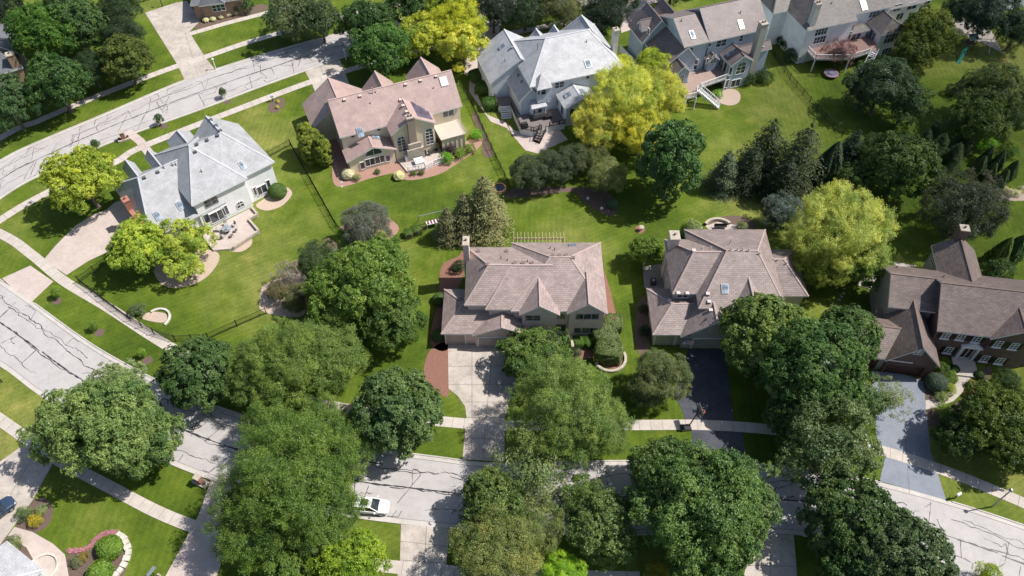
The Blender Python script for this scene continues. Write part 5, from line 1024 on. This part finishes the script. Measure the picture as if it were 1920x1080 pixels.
def lamp(label, px, py, ht=2.0, c=WHITE):
    t = at_thing("lamp_post", label, "lamp post", px, py); pt(t, "pole", c, lambda m: m.tube((0, 0, 0), (0, 0, ht), .09, .07, 8)); pt(t, "lantern", WHITE, lambda m: (m.tube((0, 0, ht), (0, 0, ht + .35), .12, .2, 8), m.tube((0, 0, ht + .35), (0, 0, ht + .5), .24, .03, 8)))
lamp("white post lamp beside the top left driveway", 405, 130); lamp("white post lamp at the kerb by the pink house drive", 649, 112); lamp("thin lamp on the lawn at the top edge", 305, 12, 2.4, BLACKM)
def mailbox(label, px, py, rz, big=False, post=BLACKM, boxm=None, s=1.0):
    t = at_thing("mailbox", label, "mailbox", px, py, rz); pt(t, "post", post, lambda m: m.box(-.07, .07, -.07, .07, 0, 1.0 * s))
    def f(m):
        m.box(-.3 * s, .3 * s, -.16 * s, .16 * s, 1.0 * s, 1.2 * s)
        for k in range(6):
            a, b = math.pi * k / 6, math.pi * (k + 1) / 6; m.face([(-.3 * s, .16 * s * math.cos(a), 1.2 * s + .14 * math.sin(a)), (.3 * s, .16 * s * math.cos(a), 1.2 * s + .14 * math.sin(a)), (.3 * s, .16 * s * math.cos(b), 1.2 * s + .14 * math.sin(b)), (-.3 * s, .16 * s * math.cos(b), 1.2 * s + .14 * math.sin(b))])
            m.face([(.3 * s, 0, 1.2 * s), (.3 * s, .16 * s * math.cos(a), 1.2 * s + .14 * math.sin(a)), (.3 * s, .16 * s * math.cos(b), 1.2 * s + .14 * math.sin(b))])
    pt(t, "box", boxm or plain("mailbox metal", (.45, .48, .52), .4, metal=.3), f)
mailbox("black and white mailbox on the grass by the grey driveway", 1790, 934, 25, post=BLACKM, boxm=WHITE); mailbox("pale blue mailbox at the left edge of the parkway", 4, 716, 40, s=1.6, boxm=plain("pale blue metal", (.4, .5, .62), .4)); mailbox("pale blue mailbox under the trees by the dark linden", 303, 760, 30, s=1.3, boxm=plain("pale blue metal", (.4, .5, .62), .4)); mailbox("grey mailbox on the parkway near the oval flower bed", 512, 190, 20, post=BLACKM)
def pillar(label, px, py, rz):
    t = at_thing("brick_pillar", label, "pillar", px, py, rz); pt(t, "plinth", STONE, lambda m: m.box(-1.0, 1.0, -.5, .45, 0, .3)); pt(t, "pillar", REDBR, lambda m: m.box(-.35, .35, -.32, .32, .3, 1.6)); pt(t, "cap", STONE, lambda m: m.box(-.42, .42, -.4, .4, 1.6, 1.72))
    for x in (-.7, .7): pt(t, "planter", plain("dark planter", (.06, .05, .05)), lambda m: m.tube((x, 0, .3), (x, 0, .6), .14, .22, 9))
pillar("red brick mailbox pillar at the end of the paver walk", 233, 262, 28); pillar("brown brick mailbox pillar by the lower pink paver drive", 377, 905, -25)
t = at_thing("yard_sign", "grey flat sign panel standing at the bottom left lawn", "sign", 290, 1078, 62)
pt(t, "panel", METAL, lambda m: m.box(-.6, .6, -.22, .22, 1.15, 1.22)); pt(t, "post", BLACKM, lambda m: m.tube((0, 0, 0), (0, 0, 1.15), .05, .05)); pt(t, "lamp", STONE, lambda m: m.tube((.2, -.6, .0), (.2, -.6, .6), .16, .12, 9))
# flag
t = at_thing("flag", "american flag on a short pole by the grey garage", "flag", 1278, 655); t.location = (t.location.x, t.location.y + .3, 0)
pt(t, "pole", WHITE, lambda m: m.tube((-.2, .5, 1.6), (.2, -.6, 2.5), .02, .02, 5))
FM = [plain("flag red", (.5, .05, .06)), plain("flag white", (.75, .75, .75)), plain("flag blue", (.04, .05, .2))]
def flagf(m):
    for r_ in range(13):
        for c in range(8):
            def q(i, j): x = i / 8; y = j / 13; return (-.1 + x * 1.5 - .15 * y, -.3 - y * .25 + .06 * math.sin(x * 9 + y * 3), 2.35 - y * .75 - x * .25)
            mi = 2 if (r_ < 7 and c < 3) else (0 if r_ % 2 == 0 else 1)
            m.face([q(c, r_), q(c + 1, r_), q(c + 1, r_ + 1), q(c, r_ + 1)], mi)
    for i in range(3):
        for j in range(4):
            x, y = .06 + i * .13, .05 + j * .125; m.box(-.1 + x * 1.5, -.05 + x * 1.5, -.36 - y * .25, -.35 - y * .25 + .05, 2.33 - y * .75 - x * .25, 2.37 - y * .75 - x * .25, 1)
pt(t, "cloth", FM, flagf)
# swing set
t = at_thing("swing_set", "metal and pink swing set beside the three spruces", "swing set", 812, 418, 18)
def ss(m):
    m.tube((-2.1, 0, 2.2), (2.0, 0, 2.2), .06, .06)
    for x in (-2.1, 2.0):
        for y in (-1, 1): m.tube((x, 0, 2.2), (x + .1 * x, y, 0), .05, .05)
pt(t, "frame", METAL, ss)
def sd_(m):
    m.box(-1.2, .9, -1.15, -.35, 1.0, 1.06)
    for k in range(4): m.box(-1.0 + k * .5, -.75 + k * .5, -1.1, -.4, 1.06, 1.12, 1)
    for x in (-1.2, .85): m.box(x, x + .06, -1.15, -1.08, 0, 1.4, 0)
pt(t, "glider", [WHITE, plain("dark red plastic", (.2, .03, .05))], sd_)
for x in (-.5, .8): pt(t, "swing_seat", BLACKM, lambda m: (m.box(x - .22, x + .22, -.1, .1, .5, .54), m.tube((x - .2, 0, .5), (x - .2, 0, 2.2), .012, .012, 4), m.tube((x + .2, 0, .5), (x + .2, 0, 2.2), .012, .012, 4)))
def ring(m, r0, r1, z0, z1, n=28, mi=0, a0=0, a1=2 * math.pi):
    for k in range(n):
        a, b = a0 + (a1 - a0) * k / n, a0 + (a1 - a0) * (k + 1) / n; c = lambda r, an, z: (r * math.cos(an), r * math.sin(an), z)
        m.face([c(r0, a, z1), c(r1, a, z1), c(r1, b, z1), c(r0, b, z1)], mi); m.face([c(r1, a, z0), c(r1, b, z0), c(r1, b, z1), c(r1, a, z1)], mi); m.face([c(r0, a, z0), c(r0, b, z0), c(r0, b, z1), c(r0, a, z1)], mi)
t = at_thing("play_pool", "round orange rimmed pool behind the tallest lawn spruce", "pool", 936, 355)
pt(t, "rim", plain("orange wood rim", (.6, .3, .14)), lambda m: ring(m, .9, 1.15, 0, .45)); pt(t, "water", glass("dark water", (.02, .025, .03)), lambda m: m.tube((0, 0, .05), (0, 0, .3), .9, .9, 24))
t = at_thing("trampoline", "small round trampoline with a pink edge below the ivory deck", "trampoline", 1557, 142)
pt(t, "edge", plain("pink pad", (.3, .17, .24)), lambda m: ring(m, 1.0, 1.35, .5, .62)); pt(t, "mat", plain("grey mat", (.16, .17, .22)), lambda m: m.tube((0, 0, .5), (0, 0, .57), 1.0, 1.0, 24))
for k in range(4): pt(t, "leg", METAL, lambda m: m.tube((1.2 * math.cos(k * 1.57 + .4), 1.2 * math.sin(k * 1.57 + .4), 0), (1.2 * math.cos(k * 1.57 + .4), 1.2 * math.sin(k * 1.57 + .4), .5), .03, .03, 5))
t = at_thing("play_set", "wooden play set with a green slide at the top right", "play set", 1808, 98, 15)
pt(t, "slide", plain("green plastic slide", (.015, .17, .11), .35), lambda m: [m.beam((-.5 - .35 * k, -.3 - .32 * k, 1.6 - .2 * k), (-.85 - .35 * k, -.62 - .32 * k, 1.4 - .2 * k), .7, .08) for k in range(8)])
pt(t, "tower", plain("dark cedar", (.10, .07, .05)), lambda m: [m.box(x, x + .12, y, y + .12, 0, 2.6) for x in (0, 1.6) for y in (0, 1.6)] + [m.box(0, 1.72, 0, 1.72, 1.5, 1.6)])
pt(t, "canopy", plain("grey canopy", (.16, .19, .19)), lambda m: (m.face([(-.1, -.1, 2.6), (1.9, -.1, 2.6), (1.9, .9, 3.3), (-.1, .9, 3.3)]), m.face([(-.1, 1.9, 2.6), (1.9, 1.9, 2.6), (1.9, .9, 3.3), (-.1, .9, 3.3)])))
pt(t, "swing_frame", WHITE, lambda m: (m.tube((4.3, -1.6, 0), (4.6, -.4, 2.3), .05, .05), m.tube((4.9, .8, 0), (4.6, -.4, 2.3), .05, .05), m.tube((4.45, -1.0, 1.1), (4.75, .2, 1.1), .04, .04), m.tube((1.7, .5, 2.3), (4.6, -.4, 2.3), .05, .05)))
# terrace furniture
def chair(label, q, rz, seatm, grp, s=1.0):
    t = thing("patio_chair", label, "chair", q, rz, grp)
    pt(t, "seat", seatm, lambda m: m.box(-.27 * s, .27 * s, -.26 * s, .26 * s, .38, .44)); pt(t, "backrest", seatm, lambda m: m.beam((0, .26 * s, .44), (0, .36 * s, .95), .52 * s, .05, up=(0, 1, 0)))
    for x in (-.24, .24):
        for y in (-.23, .24): pt(t, "leg", BLACKM, lambda m: m.tube((x * s, y * s, 0), (x * s, y * s, .4), .02, .02, 5))
CH = plain("chair mesh", (.35, .34, .33)); DK = plain("dark wicker", (.03, .028, .03))
def table(label, q, r, z, mat, rz=0):
    t = thing("patio_table", label, "table", q, rz); pt(t, "tabletop", mat, lambda m: m.tube((0, 0, z - .04), (0, 0, z), r, r, 18)); pt(t, "base", BLACKM, lambda m: (m.tube((0, 0, 0), (0, 0, z - .04), .05, .05), m.tube((0, 0, 0), (0, 0, .04), .3, .25, 10)))
q = at(427, 434, .35); table("glass round table on the terrace of the grey roofed house", q, .75, .74, glass("table glass", (.2, .22, .24)))
for i, (dx, dy) in enumerate([(-1.3, .1), (-.5, 1.2), (.8, 1.1), (1.3, 0), (-.4, -1.3), (.9, -1.1)]):
    chair("grey chair round the glass table, %s" % ["left side", "rear left", "rear right", "right side", "front left", "front right"][i], (q.x + dx, q.y + dy, .35), math.atan2(-dx, dy), CH, "chairs round the glass table")
t = at_thing("grill", "covered black grill on the pale house's deck", "grill", 983, 240, 20, 1.3); pt(t, "body", DK, lambda m: (m.box(-.6, .6, -.3, .3, 0, .9), m.box(-.5, .5, -.28, .28, .9, 1.15))); pt(t, "shelf", METAL, lambda m: m.box(.6, .95, -.25, .25, .8, .84))
t = at_thing("covered_furniture", "large dark covered table and seats on the pale house's deck", "covered furniture", 1012, 220, 20, 1.3)
pt(t, "cover", plain("charcoal cover", (.035, .035, .04), .6, .3), lambda m: (m.box(-1.4, .7, -.7, .9, 0, .75), m.box(-1.15, .5, -.5, .7, .75, .95), m.beam((-1.4, -.7, .75), (.5, .7, .95), .1, .06)))
t = at_thing("covered_chair", "dark covered seat right of the large cover on the pale deck", "covered furniture", 1027, 221, 15, 1.3); pt(t, "cover", plain("black cover", (.02, .02, .022), .6, .3), lambda m: (m.box(-.6, .6, -.5, .5, 0, .7), m.box(-.3, .3, -.25, .25, .7, .78)))
t = at_thing("covered_grill", "white covered grill on the cream house's terrace", "covered grill", 765, 300, 22, .3); pt(t, "cover", WHITE, lambda m: (m.box(-.45, .45, -.4, .4, 0, 1.0), m.box(-.35, .35, -.3, .3, 1.0, 1.15)))
t = at_thing("covered_table", "white covered table on the cream house's terrace", "covered table", 786, 306, 22, .3); pt(t, "cover", WHITE, lambda m: (m.box(-.75, .75, -.7, .7, 0, .7), m.box(-.55, .55, -.5, .5, .7, .8)))
for i, (x, y) in enumerate([(798, 292), (807, 290), (818, 284)]):
    q = at(x, y, .3); chair("dark wicker chair by the cream house, %s" % ["left", "middle", "right"][i], q, .4 + i, DK, "wicker chairs by the cream house")
t = at_thing("door_mat", "dark mat on the ivory house's pink deck", "mat", 1602, 76, 18, 2.81); pt(t, "mat", DK, lambda m: m.box(-.6, .6, -.35, .35, 0, .03))
for i, (x, y) in enumerate([(1421, 142), (1431, 136)]):
    t = at_thing("air_conditioner", "round topped air conditioner, %s, by the tall pale chimney" % ["nearer the chimney", "farther from the chimney"][i], "air conditioner", x, y, 0, 0, "air conditioners by the blue house"); pt(t, "casing", METAL, lambda m: m.box(-.42, .42, -.42, .42, 0, .85)); pt(t, "fan", BLACKM, lambda m: (m.tube((0, 0, .85), (0, 0, .9), .34, .34, 16), ring(m, .36, .42, .85, .94)))
t = at_thing("air_conditioner", "dark air conditioner on the paving beside the brown hip roofed house", "air conditioner", 1224, 532); pt(t, "casing", plain("dark casing", (.06, .06, .065)), lambda m: m.box(-.42, .42, -.42, .42, 0, .85)); pt(t, "fan", METAL, lambda m: m.tube((0, 0, .85), (0, 0, .9), .2, .2, 14))
t = at_thing("seat_wall", "curved stone seat wall with dark chairs behind the brown hip roof", "wall", 1348, 433); pt(t, "wall", STONE, lambda m: ring(m, 2.1, 2.5, 0, .5, 20, 0, .6, 2.6))
t = at_thing("seat_wall", "curved stone bed wall at the left rear corner of the brown hip roof", "wall", 1310, 449); pt(t, "wall", STONE, lambda m: ring(m, 1.9, 2.3, 0, .5, 20, 0, 1.2, 3.1))
t = at_thing("bench", "dark bench inside the curved seat wall", "bench", 1350, 428); pt(t, "seat", BLACKM, lambda m: (m.box(-1.0, 1.0, -.2, .2, .4, .46), m.box(-1.0, 1.0, .15, .2, .46, .9)))
t = at_thing("bed_wall", "curved stone wall round the bed below the clipped hedges", "wall", 1143, 672); pt(t, "wall", STONE, lambda m: ring(m, 2.0, 2.35, 0, .35, 24, 0, -2.7, .4))
t = at_thing("bed_wall", "white stone edging of the bottom left flower bed", "wall", 235, 1040); o_ = t.location.copy()
c_ = resample([p - o_ for p in lin(G([(222, 1000), (235, 1012), (242, 1030), (238, 1048), (226, 1070), (212, 1084)]), 8)], 10); rs = random.Random(4); mb = MB()
for a, b in zip(c_, c_[1:]): mb.beam(a.lerp(b, .03) + Vector((rs.uniform(-.06, .06), rs.uniform(-.06, .06), .16)), b.lerp(a, .05) + Vector((rs.uniform(-.06, .06), 0, .16)), rs.uniform(.55, .8), .32)
mb.build("wall", [plain("white stone", (.5, .47, .42), .9, .2)], t)
t = at_thing("flower_border", "pink flowering border curling round the shrubs at the bottom left", "flowers", 183, 1011); o_ = t.location.copy(); rg = np.random.default_rng(3)
c_ = resample([p - o_ for p in lin(G([(128, 1033), (150, 1033), (167, 1027), (180, 1012), (192, 1003), (207, 999), (222, 1000)]), 8)], 120)
P_ = np.array([[p.x, p.y, .12] for p in c_]).repeat(40, 0) + rg.normal(size=(4800, 3)) * np.array([.13, .13, .06]); me_ = leaf_mesh("crown", P_, np.array([[0, 0, 1.]]) + rg.normal(size=(4800, 3)) * .5, .06, .5 + rg.normal(size=4800) * .2, rg)
o = bpy.data.objects.new("blossoms", me_); COL.objects.link(o); o.parent = t; o.color = (.55, .26, .33, 1)
t = at_thing("fountain_ring", "round pale stone ring on the curved paver walk", "stone ring", 82, 1066); pt(t, "rim", plain("white stone", (.6, .57, .5)), lambda m: ring(m, 1.5, 1.75, 0, .3)); pt(t, "floor", PAVER, lambda m: m.tube((0, 0, 0), (0, 0, .07), 1.5, 1.5, 26))
t = at_thing("bed_wall", "white curved kerb of the gravel bed by the sidewalk", "wall", 296, 598); pt(t, "wall", plain("white stone", (.6, .57, .5)), lambda m: ring(m, 1.55, 1.85, 0, .25, 24, 0, -.7, 2.4))
for i, (x, y) in enumerate([(626, 300), (629, 306), (630, 312), (632, 319), (634, 326), (636, 333), (640, 342), (641, 350)]):
    t = at_thing("stepping_stone", "pale stepping stone beside the pink mulch, %s from the house" % ["first", "second", "third", "fourth", "fifth", "sixth", "seventh", "last"][i], "stone", x, y, i * 40, 0, "stepping stones by the pink roofed house"); pt(t, "stone", STONE, lambda m: m.prism([(.3, 0), (.15, .22), (-.2, .2), (-.3, -.05), (-.05, -.22)], 0, .06))
for i, (x, y) in enumerate([(1583, 542), (1582, 550), (1578, 556), (1573, 562), (1567, 572), (1563, 580)]):
    t = at_thing("stepping_stone", "pale stepping stone on the shaded lawn left of the brick house, %s from the back" % ["first", "second", "third", "fourth", "fifth", "sixth"][i], "stone", x, y, i * 50, 0, "stepping stones left of the brick house"); pt(t, "stone", STONE, lambda m: m.prism([(.3, 0), (.15, .22), (-.2, .2), (-.3, -.05), (-.05, -.22)], 0, .06))
for i, (x, y) in enumerate([(1102, 372), (1128, 391)]):
    t = at_thing("garden_stone", "small white stone in the mulch bed, %s" % ["upper left", "lower right"][i], "stone", x, y); pt(t, "stone", WHITE, lambda m: (m.tube((0, 0, 0), (0, 0, .25), .28, .18, 7), m.tube((0, 0, .25), (0, 0, .34), .18, .06, 7)))
t = at_thing("bird_bath", "small stone bird bath in the round lawn bed", "bird bath", 1202, 432); pt(t, "stand", STONE, lambda m: m.tube((0, 0, 0), (0, 0, .7), .14, .1)); pt(t, "bowl", STONE, lambda m: m.tube((0, 0, .7), (0, 0, .82), .2, .4, 12))
